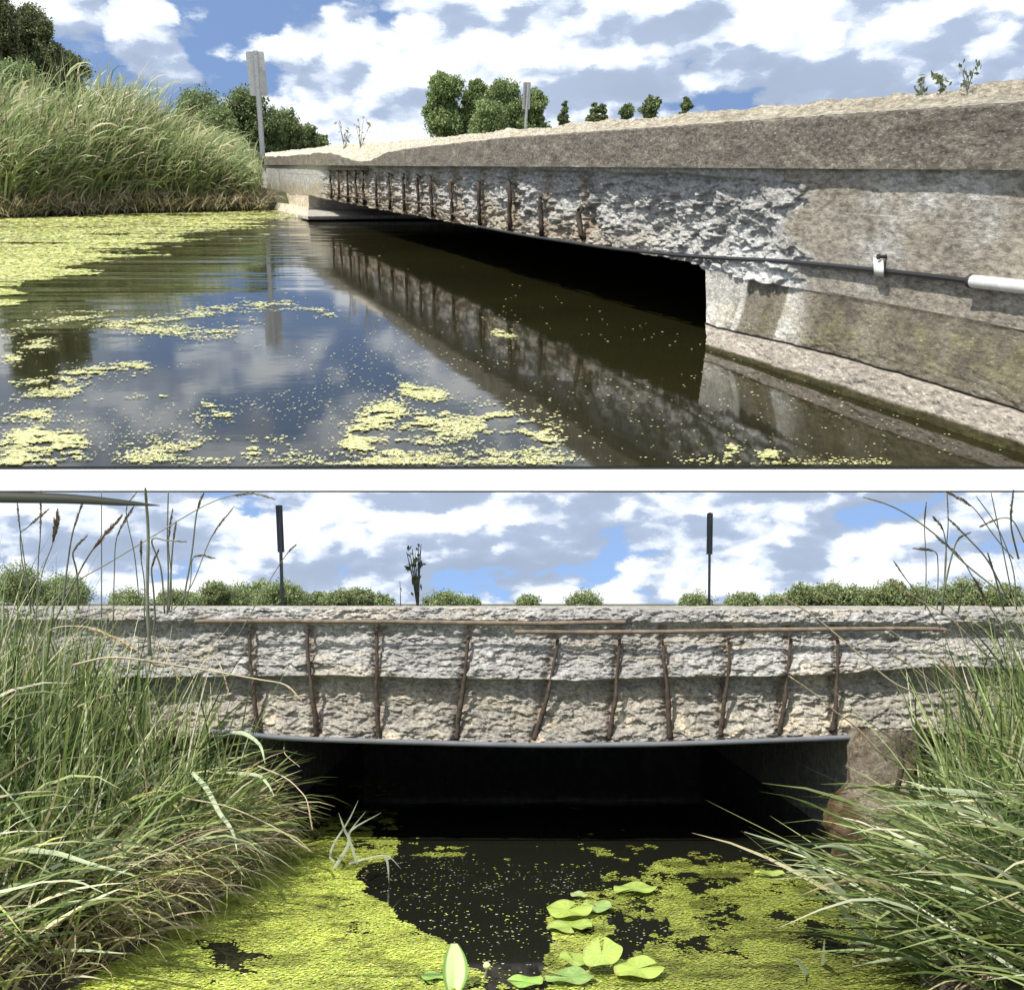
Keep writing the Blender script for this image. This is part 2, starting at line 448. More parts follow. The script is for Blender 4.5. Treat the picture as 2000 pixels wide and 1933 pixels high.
# ---- bridge
XL = 500.0
def line_A(slope):   # horizontal lines on the face meet at (270,312)
    return lambda x: 312 + slope * (x - 270)
def bridgeA():
    root = thing('concrete_bridge', 'long concrete bridge in the upper view with spalled beam, rusty bars and dark opening', 'bridge', MA, tuple(gA(590, 411)))
    T0 = Matrix.Translation([float(v) for v in gA(590, 411)]); org = gA(590, 411)
    def put(name, P, mat, smooth=True, flip=False, col=None, parent=root, label=None):
        o = link(name, grid_mesh(name, P - org, smooth, col, flip), mat, parent)
        if label: o['label'] = label
        return o
    XR = 2300.0
    s = np.linspace(0, 1, 900)
    xs = XL + (XR - XL) * s
    # --- parapet
    hf = np.interp(xs, [500, 520, 560, 600, 632, 648, 668, 690, 708, 724, 742, 790, 980, 1947, 2300],
                   [301, 299, 296.5, 293.5, 291.5, 297, 305, 309.5, 308, 301, 291, 283, 262, 195, 170.5])
    hf = hf + (fbm(xs * .11, 0, s=3) - .5) * np.interp(xs, [500, 740, 800, 2300], [6, 5, 2.0, 3.0])
    crest = np.interp(xs, [500, 560, 640, 740, 830, 1947, 2300], [294, 287, 279, 271, 263.5, 160, 127])
    crest += (fbm(xs * .14, 1, s=5) - .5) * np.interp(xs, [500, 800, 2300], [4, 3, 7])
    led = line_A(.0069)(xs) + 1.5
    nv = 44; Pf = np.zeros((len(xs), nv, 3))
    for j, v in enumerate(np.linspace(0, 1, nv)):
        yy = led + (hf - led) * v
        P = fA(xs, yy, .0)
        t = (P - P0A) @ DIR
        dsp = .03 * (fbm(t * .8, P[:, 2] * 2.2, s=8) - .5) + .028 * (fbm(t * 4, P[:, 2] * 10, s=9, o=6, g=.65) - .5)
        Pf[:, j] = fA(xs, yy, 0.0) + NRM * dsp[:, None] - NRM * (.03 * (v > .985))
    put('parapet_face', Pf, MC['parapet'], flip=True, label='brown weathered parapet face')
    nk = 26; Pt = np.zeros((len(xs), nk, 3))
    for j, v in enumerate(np.linspace(0, 1, nk)):
        yy = hf + (crest - hf) * min(1, v / .72)
        off = -.03 - .50 * v
        P = fA(xs, yy, off)
        P2 = P.copy(); t = (P - P0A) @ DIR
        if v > .72: P2 = Pt[:, int(.72 * (nk - 1))] - NRM * .9 * (v - .72)
        amp = .05 * math.sin(math.pi * min(v, 1)) if v < .95 else 0
        P2[:, 2] += amp * (fbm(t * 2.2, v * 5, s=21, o=7, g=.72) - .5) * 2.6
        Pt[:, j] = P2
    put('parapet_top', Pt, MC['tan'], flip=True, label='pale crumbling top of the parapet')
    last = Pt[:, -1]
    Pd = np.stack([last, last - NRM * .3 - np.array((0, 0, .12)), last - NRM * 10], 1); Pd[:, 2, 2] = HA + .05; Pd[:, 1, 2] = np.minimum(Pd[:, 1, 2], HA + .3)
    put('deck', Pd, MC['tan'], flip=True)
    Pe = np.stack([Pd[:, 2], Pd[:, 2] - NRM * 4 - np.array((0, 0, 1.6))], 1)
    put('embankment', Pe, M['ground'], flip=True)
    # --- drip ledge under the parapet
    a = fA(xs, led, .0); b = fA(xs, led, -.09)
    b[:, 2] = a[:, 2]
    put('ledge_underside', np.stack([b, a], 1), MC['grey'], False, flip=True)
    # --- fascia beam
    soff = np.interp(xs, [500, 590, 620, 760, 900, 1000, 1100, 1240, 1300, 1330, 1350, 1352, 2300],
                     [372, 372, 381, 408, 431, 450, 463, 488, 499, 509, 520, 522, 640])
    soff = soff + (fbm(xs * .05, 4, s=13) - .5) * np.interp(xs, [500, 600, 640, 1330, 1352], [0, 1, 7, 6, 0])
    cut = xs > 1352
    soff = np.where(cut, line_A(.187)(xs) + 4, soff)
    ledw = line_A(.0069)(xs) - 4
    nv = 150; P = np.zeros((len(xs), nv, 3)); Cc = np.ones((len(xs), nv, 3))
    bars_x = np.array([632, 648, 665, 681, 695, 720, 745, 772, 800, 825, 863, 916, 975, 1035, 1108.])
    for j, v in enumerate(np.linspace(0, 1, nv)):
        yy = ledw + (soff - ledw) * v
        Q = fA(xs, yy, -.06); t = (Q - P0A) @ DIR; z = Q[:, 2]
        # spalled zone
        bnd = 1528 + 60 * (fbm(z * 5, 3, s=31) - .5) * 2
        m = sstep(606, 628, xs) * (1 - sstep(bnd - 30, bnd + 14, xs))
        up = np.interp(xs, [600, 640, 900, 1100, 1535], [.05, .04, .05, .06, .10]) + .07 * (fbm(t * 1.3, 9, s=14) - .5)
        m = m * sstep(up, up + .045, np.full_like(xs, v))
        rg = ridged(t * 2.6, z * 6.5, s=40, o=6, g=.68)
        rg2 = fbm(t * 11, z * 22, s=60, o=4, g=.7)
        near = sstep(900, 1500, xs)
        dep = -.085 - .02 * np.sin(v * 3.1) + (.08 * (rg - .5) + .05 * (rg2 - .5) + .06 * chips(t * 2.6 + .8 * rg, z * 7 + .6 * rg2, 7) + .045 * chips(t * 7, z * 18, 8))
        bite = np.exp(-((xs - 1235) / 34) ** 2 - ((yy - 437) / 20) ** 2) * -.09 + np.exp(-((xs - 1110) / 22) ** 2 - ((yy - 425) / 24) ** 2) * -.05
        low = .03 * sstep(.6, 1, np.full_like(xs, v))
        sm = .012 * (fbm(t * 3, z * 3, s=15) - .5) + .006 * (vnoise(t * .4, np.floor(z * 5.5), s=3) - .5)
        dep = dep * (1 - .45 * sstep(1250, 1500, xs)) + .045 * sstep(1350, 1525, xs)
        P[:, j] = Q + NRM * (m * (dep + bite + low) + (1 - m) * sm)[:, None]
        # stains: pale leached patches, brown low band, dark under the ledge is real shade
        eff = sstep(.56, .75, fbm(t * .9, z * 1.6, s=70, o=5)) * (xs > 1540)
        efl = sstep(.40, .56, fbm(t * 3.2, z * 1.0, s=75, o=4)) * sstep(1320, 1400, xs) * (1 - sstep(1530, 1545, xs)) * sstep(.45, 1, np.full_like(xs, v))
        brown = np.stack([np.full_like(xs, .86), np.full_like(xs, .78), np.full_like(xs, .66)], -1)
        grey = np.stack([np.full_like(xs, .98), np.full_like(xs, 1.0), np.full_like(xs, 1.03)], -1)
        k = sstep(.5, .9, v + .5 * (fbm(t * 1.2, z * 3, s=80) - .5)) * (1 - sstep(1050, 1350, xs))
        c = grey * (1 - k[:, None]) + brown * k[:, None]
        c = c * (1 - .28 * ((1 - m) * (xs > 1500))[:, None] * np.array((.7, .95, 1.3)))
        efl = np.maximum(efl, np.exp(-((xs - 1480) / 55) ** 2) * sstep(.62, .95, v + .35 * (fbm(t * 6, z * 5, s=76) - .5)))
        e = np.maximum(eff * .7, efl)[:, None]
        c = c * (1 - e) + np.array((1.5, 1.55, 1.62)) * e
        rs = np.zeros_like(xs)
        for bx in bars_x: rs = np.maximum(rs, np.exp(-((xs - bx) / (5 + bx * .004)) ** 2))
        c = c * (1 - (rs * m * .45)[:, None] * np.array((.6, .8, 1.0)))
        Cc[:, j] = c
    o = put('fascia_beam', P, MC['beam'], flip=False, col=Cc, label='grey fascia beam with broken spalled concrete')
    # soffit
    keep = (xs <= 1352) & (xs >= 588)
    e0 = P[keep, -1]; e1 = e0 - NRM * .12; e1[:, 2] -= .004; e2 = e0 - NRM * 9; e2[:, 2] = HA * .42
    e1[:, 2] = np.maximum(e1[:, 2], .45); 
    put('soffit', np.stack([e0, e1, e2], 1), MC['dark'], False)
    # --- right abutment wall below the beam
    xr = np.concatenate([np.linspace(1351, 2300, 420)])
    sfr = line_A(.187)(xr) + 4
    crease = np.interp(xr, [1351, 1540, 1640, 1960, 2300], [577, 580, 592, 662, 736])
    cx0 = np.interp(xr, [1351, 1370, 1500, 1640, 1800, 1960, 2300], [618, 626, 655, 690, 737, 788, 890])
    l1 = line_A(.316)(xr)
    rows = [(sfr - 3, -.062), (sfr + 6, -.066), (crease, -.05), (cx0 - 2, .02), (cx0, -.02), (cx0 + 3, .03), (cx0 + 12, .07), (l1 + 6, .17), (l1 + 60, .19)]
    subs = [2, 40, 50, 3, 3, 10, 30, 8]
    G = []
    for (ya, oa), (yb, ob), n in zip(rows[:-1], rows[1:], subs):
        for q in np.linspace(0, 1, n, endpoint=False): G.append((ya + (yb - ya) * q, oa + (ob - oa) * q))
    G.append(rows[-1])
    P = np.zeros((len(xr), len(G), 3)); Cc = np.ones_like(P)
    for j, (yy, of) in enumerate(G):
        Q = fA(xr, yy, of); t = (Q - P0A) @ DIR; z = Q[:, 2]
        low = sstep(60, 100, np.full_like(xr, float(j)))
        d = .02 * (fbm(t * 1.5, z * 4, s=90) - .5) + .07 * low * (fbm(t * 5, z * 16, s=91, o=6, g=.7) - .5)
        P[:, j] = Q + NRM * d[:, None]
        st_ = sstep(.50, .60, vnoise(t * 2.1, z * .25, s=95) * .7 + .3 * fbm(t * 9, z, s=96)) * (1 - sstep(1500, 1560, xr)) * (1 - sstep(85, 100, float(j)))
        st_ = np.maximum(st_, np.exp(-((xr - 1390) / 20) ** 2) * (1 - sstep(70, 100, float(j))))
        al = .55 * sstep(.42, .75, fbm(t * 7, z * 9, s=97, o=6, g=.65)) * sstep(38, 46, float(j)) * (1 - sstep(84, 92, float(j)))
        run = sstep(.5, .75, vnoise(t * 5, z * .3, s=94)) * .22
        c = (.62 + .4 * fbm(t * 2.5, z * 4, s=93, o=5) - run)[:, None] * np.array((1, .94, .82))
        c = c * (1 - st_[:, None]) + np.array((2.2, 2.25, 2.3)) * st_[:, None] 
        c = c * (1 - .75 * al[:, None]) + np.array((.98, .95, .52)) * .75 * al[:, None]
        if j >= 95: c = (.85 + 1.0 * fbm(t * 6, z * 20, s=101, o=5, g=.65))[:, None] * np.array((1, .95, .92))
        wet = sstep(len(G) - 14, len(G) - 9, j + 2.5 * (fbm(t * 2, 0, s=98) - .5))
        c = c * (1 - wet[:, None]) + np.array((.22, .21, .10)) * wet[:, None]
        Cc[:, j] = c
    put('right_abutment', P, MC['abut'], flip=False, col=Cc, label='stained abutment wall stepping out to a pale footing')
    # return wall of the opening (right) and culvert interior
    def wallback(Q, depth, name, mat, flip=False):
        put(name, np.stack([Q, Q - NRM * depth], 1), mat, False, flip)
    edge = P[0]
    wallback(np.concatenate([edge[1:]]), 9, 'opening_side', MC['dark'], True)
    # --- left abutment
    xl = np.linspace(500, 590, 70)
    sfl = np.full_like(xl, 371.0)
    G = []
    wl = np.interp(xl, [500, 590], [394, 411]); stp = np.interp(xl, [500, 520, 590], [382, 384, 405])
    rows = [(sfl - 1, -.06), (stp - 4, -.05), (stp, .35), (wl + 3, .5), (wl + 9, .5)]
    for (ya, oa), (yb, ob), n in zip(rows[:-1], rows[1:], [10, 3, 8, 3]):
        for q in np.linspace(0, 1, n, endpoint=False): G.append((ya + (yb - ya) * q, oa + (ob - oa) * q))
    G.append(rows[-1])
    P = np.zeros((len(xl), len(G), 3))
    for j, (yy, of) in enumerate(G):
        Q = fA(xl, yy, of); P[:, j] = Q + NRM * (.08 * (fbm(Q[:, 0] * 2, Q[:, 2] * 4, s=99) - .5))[:, None]
    put('left_abutment', P, MC['tan'], flip=False, label='sunlit left abutment with broken footing')
    Q = P[-1, :]; wallback(Q, 9, 'opening_side', MC['grey'])
    # back wall added to shut out light from the open far end
    a = fA(560, 411, -9.0); b = fA(1420, 672, -9.0)
    a = org - NRM * 9 - DIR * 2; b = P0A - NRM * 9 + DIR * 3
    put('added_back_wall', np.array([[[a[0], a[1], -.3], [a[0], a[1], 1.6]], [[b[0], b[1], -.3], [b[0], b[1], 1.6]]]), MC['dark'], False)
    # far end face of the bridge
    q = MBd(); e = fA(500, 312, 0) ; 
    ep = [fA(500, 296, .1), fA(500, 314, .1), fA(500, 314, -.06), fA(500, 396, -.06), fA(500, 396, -6), fA(500, 330, -10), fA(500, 294, -.4)]
    ep[4][2] = ep[3][2]; ep[5][2] = HA
    ep = [p - DIR * .02 - org for p in ep]
    q.add(ep, [tuple(range(len(ep)))]); link('end_face', q.mesh('end_face'), MC['grey'], root)
    # --- rusty stirrups
    tops = [326, 326, 328, 327, 328, 332, 332, 334, 336, 340, 348, 349, 347, 374, 398]
    for i, (bx, ty) in enumerate(zip(bars_x, tops)):
        by = float(np.interp(bx, [620, 760, 900, 1000, 1100, 1240], [379, 404, 428, 446, 458, 484])) - 2
        n = 12; ys = np.linspace(ty, by, n); wob = (fbm(ys * .06, i, s=51) - .5) * 5 + np.linspace(-1, 2, n)
        if i == 14: wob = wob + np.array([7, 2, 0, -1, -1, 0, 0, 1, 2, 3, 5, 8]) * .9
        off = np.full(n, -.045); off[0] = off[-1] = -.11
        pts = fA(bx + wob, ys, off); b = MBd(); r = .030 * (1 + .3 * (fbm(ys * .2, i * 7, s=4) - .5))
        b.tube(pts - org, r, 7); link('stirrup_bar', b.mesh('stirrup_bar', True), M['rust'], root)
    # long exposed bar, thin
    pts = fA(np.array([640, 700, 745, 800, 850, 900.]), np.array([372, 380, 379.5, 386, 403, 424.]), -.04)
    b = MBd(); b.tube(spline(pts - org, 40), .016, 6); link('long_bar', b.mesh('long_bar', True), M['rust'], root)
    b = MBd(); b.tube(fA(np.linspace(625, 705, 12), np.linspace(324, 324, 12), -.05) - org, .022, 6); link('long_bar', b.mesh('long_bar', True), M['rust'], root)
    return root
def tone(c, k): return tuple(v * k for v in c)
MC = {}
RA_ = -math.atan2(DIR[1], DIR[0])
MC['parapet'] = mat_concrete('parapet_mat', [(.30, (.12, .108, .09)), (.46, (.19, .17, .143)), (.56, (.24, .215, .18)), (.68, (.36, .33, .275))], 6, 50, .9, .02, grain=.6, rot=RA_)
MC['tan'] = mat_concrete('pale_tan_concrete', [(.3, (.50, .43, .32)), (.5, (.72, .65, .51)), (.7, (.84, .78, .66))], 7, 34, 1.0, .04, grain=.6, rot=RA_)
MC['grey'] = mat_concrete('grey_concrete', [(.3, (.27, .25, .22)), (.5, (.36, .34, .30)), (.7, (.46, .43, .39))], 4, 20, .6, .02)
MC['beam'] = mat_concrete('beam_concrete', [(.3, (.30, .29, .27)), (.45, (.42, .41, .385)), (.6, (.50, .49, .46)), (.72, (.66, .65, .62))], 6, 44, .8, .02, grain=.6, attr=True, rot=RA_)
MC['abut'] = mat_concrete('abutment_concrete', [(.3, (.20, .19, .17)), (.5, (.26, .247, .22)), (.7, (.33, .315, .285))], 6, 50, .8, .015, grain=.5, attr=True, rot=RA_)
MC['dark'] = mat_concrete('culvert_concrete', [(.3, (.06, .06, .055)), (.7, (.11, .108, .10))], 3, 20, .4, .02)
bridgeA()

# ---- cable, clamp and pipe on the upper bridge
def fitA(name, label, cat, px, off, r, mat, n=60):
    p = np.array(px, float); P = fA(p[:, 0], p[:, 1], off); o = P[-1].copy()
    t = thing(name, label, cat, MA, tuple(o))
    return t, o, spline(P - o, n)
t, o, c = fitA('black_cable', 'thin black cable running along the underside of the upper bridge beam to the white pipe', 'cable',
               [(905, 431), (1000, 449), (1090, 463), (1180, 476), (1340, 491), (1500, 500), (1680, 517), (1780, 528), (1862, 538)], -.035, .025, None)
b = MBd(); b.tube(c, .0165, 10); link('cable_run', b.mesh('cable_run', True), M['cable'], t)
t, o, c = fitA('white_pipe', 'white plastic pipe length at the right end of the black cable', 'pipe', [(1858, 537.5), (1960, 549), (2300, 590)], -.025, .05, None)
b = MBd(); b.tube(c, .036, 18); link('pipe_length', b.mesh('pipe_length', True), M['pvc'], t)
b = MBd(); b.tube(c[:3] + (c[0] - c[1]) * .3, .039, 18); link('pipe_end', b.mesh('pipe_end', True), M['trim'], t)
t = thing('pipe_clamp', 'small bright metal clamp with a dark bolt holding the black cable to the wall', 'clamp', MA, tuple(fA(1680, 514, 0)))
o = fA(1680, 514, 0)
pp = fA(np.array([1680, 1680, 1680.5, 1681, 1682.]), np.array([494, 497, 510, 524, 529.]), np.array([-.05, -.02, .005, -.0, -.05])) - o
Q = np.stack([spline(pp - DIR * .05, 14), spline(pp + DIR * .05, 14)], 0)
Q = np.concatenate([Q, Q[::-1] - NRM * .012, Q[:1]], 0)
link('strap', grid_mesh('strap', Q, True), M['pvc'], t)
b = MBd(); p = fA(1681, 491, 0) - o; b.tube([p - NRM * .07, p - NRM * .01], .012, 8); b.tube([p - NRM * .01, p + NRM * .004], .019, 6); link('bolt', b.mesh('bolt'), M['trim'], t)

# ---- road signs seen from behind
def sign(name, label, Mx, un, base, post, panel, wpost, yaw, mats, hole=False, lean=None):
    """un: unprojection; base/post tops in photo coordinates"""
    b0, b1 = un(*base), un(*post)
    t = thing(name, label, 'road sign', Mx, tuple(b0), None)
    b = MBd(); d = b1 - b0
    # U-channel post
    w = wpost; ax = np.array((math.cos(yaw), math.sin(yaw), 0)); ay = np.array((-math.sin(yaw), math.cos(yaw), 0))
    pr = [(-w, -w * .2), (-w * .55, -w * .2), (-w * .45, w * .7), (w * .45, w * .7), (w * .55, -w * .2), (w, -w * .2), (w, .0), (w * .65, 0), (w * .55, w), (-w * .55, w), (-w * .65, 0), (-w, 0)]
    V = [ax * x + ay * y for x, y in pr] + [d + ax * x + ay * y for x, y in pr]; n = len(pr)
    b.add(V, [(i, (i + 1) % n, n + (i + 1) % n, n + i) for i in range(n)] + [tuple(range(n, 2 * n))]); link('post', b.mesh('post'), mats[0], t)
    p0, p1 = un(*panel[0]) - b0, un(*panel[1]) - b0; hw = panel[2]
    b = MBd(); th = .006 + w * .1; back = w * 1.05
    c = [(-hw, p0, -1), (hw, p0, -1), (hw, p1, 1), (-hw, p1, 1)]
    rr = hw * .15; up = (p1 - p0) / np.linalg.norm(p1 - p0)
    out = []
    for sx, pt, su in ((-1, p0, 1), (1, p0, 1), (1, p1, -1), (-1, p1, -1)):
        cs = [(0, 1), (.3, .3), (1, 0)] if sx * su < 0 else [(1, 0), (.3, .3), (0, 1)]
        for fx, fy in cs: out.append(pt + ax * sx * (hw - rr * fx) + up * su * rr * fy)
    out = np.array(out); n = len(out)
    V = np.concatenate([out - ay * back, out - ay * (back + th)])
    b.add(V, [tuple(range(n)), tuple(range(2 * n - 1, n - 1, -1))] + [(i, i + n, (i + 1) % n + n, (i + 1) % n) for i in range(n)])
    link('sign_panel', b.mesh('sign_panel'), mats[1], t)
    for k in (.2, .8):
        q = p0 + (p1 - p0) * k; b = MBd(); b.tube([q - ay * (back + th * 1.2), q + ay * (w * 1.2)], w * .28, 6); link('bolt', b.mesh('bolt'), mats[0], t)
    return t
def unA(Y): return lambda x, y: dA(np.float64(x), np.float64(y), Y)
def unB(Y): return lambda x, y: dB(np.float64(x), np.float64(y), Y)
sign('road_sign', 'tall grey rectangular road sign seen from behind above the reeds in the upper view', MA, unA(44), (503, 300), (489, 97), ((496, 183), (487, 98), .30), .085, R(-172), (M['post'], M['alu']))
sign('road_sign', 'narrow pale road sign standing in front of the round trees in the upper view', MA, unA(46), (1005, 250), (1011, 157), ((1009, 209), (1011, 157), .17), .05, R(-140), (M['post'], M['alu']))

# ------------------------------------------------------------------ blades (grass, reeds)
def blades(base, az, a0, a1, L, Wd, col, seg=6, p=1.3, roll=None, tipc=None):
    n = len(base); k = np.linspace(0, 1, seg + 1)
    ang = a0[:, None] + (a1 - a0)[:, None] * k[None] ** p
    mid = (ang[:, 1:] + ang[:, :-1]) / 2; st_ = (L / seg)[:, None]
    sx = np.concatenate([np.zeros((n, 1)), np.cumsum(np.sin(mid) * st_, 1)], 1)
    sz = np.concatenate([np.zeros((n, 1)), np.cumsum(np.cos(mid) * st_, 1)], 1)
    wob = (az[:, None] + .25 * np.sin(k[None] * 3 + az[:, None] * 7))
    P = np.stack([base[:, 0:1] + sx * np.cos(wob), base[:, 1:2] + sx * np.sin(wob), base[:, 2:3] + sz], -1)
    if roll is None: roll = rng.uniform(-1.1, 1.1, n)
    side = np.stack([-np.sin(az), np.cos(az), 0 * az], -1)[:, None, :] * np.cos(roll)[:, None, None]
    nup = np.stack([-np.cos(ang) * np.cos(az)[:, None], -np.cos(ang) * np.sin(az)[:, None], np.sin(ang)], -1) * np.sin(roll)[:, None, None]
    w = (Wd[:, None] * .5 * (.55 + .45 * np.minimum(1, k[None] * 4)) * (1 - k[None] ** 2.2) + Wd[:, None] * .02)[..., None]
    A, B = P - (side + nup) * w, P + (side + nup) * w
    V = np.stack([A, B], 2).reshape(n, -1, 3)
    i = np.arange(seg); f = np.stack([2 * i, 2 * i + 1, 2 * i + 3, 2 * i + 2], 1)
    Fc = (f[None] + (np.arange(n) * 2 * (seg + 1))[:, None, None]).reshape(-1, 4)
    c = np.repeat(col, 2 * (seg + 1), 0)
    if tipc is not None:
        kk = np.tile(np.repeat(k, 2), n)[:, None] ** 2; c = c * (1 - kk) + np.repeat(tipc, 2 * (seg + 1), 0) * kk
    return V.reshape(-1, 3), Fc, c
def merge(parts):
    V, F, Cc = [], [], []; n = 0
    for v, f, c in parts: V.append(v); F.append(f + n); Cc.append(c); n += len(v)
    return np.concatenate(V), np.concatenate(F), np.concatenate(Cc)
def pick(cols, n, var=.18):
    cols = np.array(cols, float); w = cols[:, 3] / cols[:, 3].sum()
    i = rng.choice(len(cols), n, p=w); return cols[i, :3] * rng.uniform(1 - var, 1 + var, (n, 1)) * rng.uniform(.93, 1.07, (n, 3))

# ---- reed bed of the upper place
def reedsA():
    parts = []
    def top(px):  # height of the reed tops read along the bank
        return np.interp(px, [-300, 15, 60, 150, 240, 290, 350, 400, 440, 500, 560], [205, 205, 205, 190, 182, 218, 232, 275, 290, 300, 330])
    n = 17000
    px = rng.uniform(-260, 497, n); back = rng.uniform(0, 1, n) ** 1.5 * 9
    s = gA(px, np.interp(px, SHX, SHY)); d = s.copy(); d[:, 2] = 0
    u = (s - CA); u[:, 2] = 0; u /= np.linalg.norm(u, axis=1)[:, None]
    base = s + u * back[:, None]; base[:, 2] = rng.uniform(-.02, .25, n)
    ok = behind(base[:, 0], base[:, 1]) < -.2
    base, px, back = base[ok], px[ok], back[ok]; n = len(base)
    ty = top(px); Y = base[:, 1]
    H = HA + (312 - ty) * K / F_ * Y * 1.0
    H = H * np.interp(back, [0, 2, 9], [.62, .92, 1.0]) * rng.uniform(.22, 1.18, n) ** .8 * (.62 + .72 * fbm(base[:, 0] * 1.9, base[:, 1] * .8, s=88, o=3))
    right = sstep(330, 420, px)
    lean = np.where(rng.random(n) < .6 - .5 * sstep(380, 470, px), rng.normal(.15, .7, n), rng.uniform(0, 6.28, n))
    a0 = np.abs(rng.normal(.08, .10, n)); a1 = np.abs(rng.normal(.85, .45, n)) * (1 - .55 * right) 
    col = pick([(.23, .28, .11, 4), (.36, .40, .18, 3), (.52, .52, .29, 3), (.11, .15, .065, 2), (.62, .57, .36, 2.2)], n)
    parts.append(blades(base, lean, a0, a1, H * 1.1, rng.uniform(.035, .075, n), col, 6))
    # side leaves sprung from the reed stems
    m = 26000; i = rng.integers(0, n, m); hb = rng.uniform(.25, .9, m)
    b2 = base[i].copy(); b2[:, 2] += H[i] * hb; b2[:, 0] += np.sin(a1[i] * .3) * H[i] * hb * np.cos(lean[i]) * .7; b2[:, 1] += np.sin(a1[i] * .3) * H[i] * hb * np.sin(lean[i]) * .7
    col = pick([(.25, .32, .13, 4), (.37, .43, .20, 4), (.52, .54, .31, 3), (.14, .19, .08, 2), (.68, .62, .42, 1.8)], m)
    parts.append(blades(b2, rng.normal(.0, .7, m) + 2.6 * (px[i] > 455), rng.uniform(.2, .8, m), rng.uniform(1.1, 2.3, m), rng.uniform(.45, 1.2, m), rng.uniform(.04, .085, m), col, 4))
    # dry leaves at the waterline
    m = 9000; px = rng.uniform(-260, 503, m); s = gA(px, np.interp(px, SHX, SHY) + rng.uniform(-2, 2.5, m)); s[:, 2] = rng.uniform(0, .35, m)
    s[:, 1] += rng.uniform(0, 1.5, m)
    col = pick([(.42, .36, .22, 4), (.28, .22, .13, 3), (.55, .50, .36, 2), (.2, .2, .09, 2)], m)
    parts.append(blades(s, rng.uniform(0, 6.28, m), rng.uniform(0, 1.0, m), rng.uniform(.8, 2.5, m), rng.uniform(.2, .75, m), rng.uniform(.02, .05, m), col, 4))
    V, Fc, c = merge(parts)
    tag(link('reeds', mesh_np('reeds', V, Fc, c), M['reed'], None, MA), 'dense pale green reed bed on the far left bank of the upper pond', 'reeds', kind='stuff')
    # plume stalks above the reed tops
    k = 80
    pxs = np.sort(rng.uniform(30, 430, k)); parts = []
    for x in pxs:
        Y = float(gA(x, float(np.interp(x, SHX, SHY)))[1]) + rng.uniform(3, 7)
        tip = dA(np.float64(x), np.float64(top(x) + rng.uniform(-16, 22)), Y); b0 = tip.copy(); b0[2] = .2; b0[0] -= .9
        mid = b0 * .4 + tip * .6; mid[0] -= .18
        pts = spline([b0, mid, tip], 9)
        n = 34; f = rng.uniform(.80, 1, n); bb = np.stack([np.interp(f, np.linspace(0, 1, 9), pts[:, j]) for j in range(3)], -1)
        col = pick([(.22, .19, .12, 2), (.33, .30, .2, 1), (.2, .24, .12, 1)], n)
        parts.append(blades(bb, rng.normal(0, .8, n), rng.uniform(.1, .5, n), rng.uniform(.4, 1.1, n), rng.uniform(.15, .32, n), np.full(n, .022), col, 2))
        n2 = 1; v = np.diff(pts, axis=0)
        q = MBd()
        V1 = []; 
        for side in (-1, 1): V1.append(pts + np.array((side * .012, 0, 0)))
        V1 = np.stack(V1, 1).reshape(-1, 3); i = np.arange(8); parts.append((V1, np.stack([2 * i, 2 * i + 1, 2 * i + 3, 2 * i + 2], 1), np.tile(np.array((.25, .26, .13)), (18, 1))))
    V, Fc, c = merge(parts)
    tag(link('reed_plumes', mesh_np('reed_plumes', V, Fc, c), M['reed'], None, MA), 'feathery reed plumes rising above the reed bed of the upper view', 'reed plumes', kind='stuff')
reedsA()

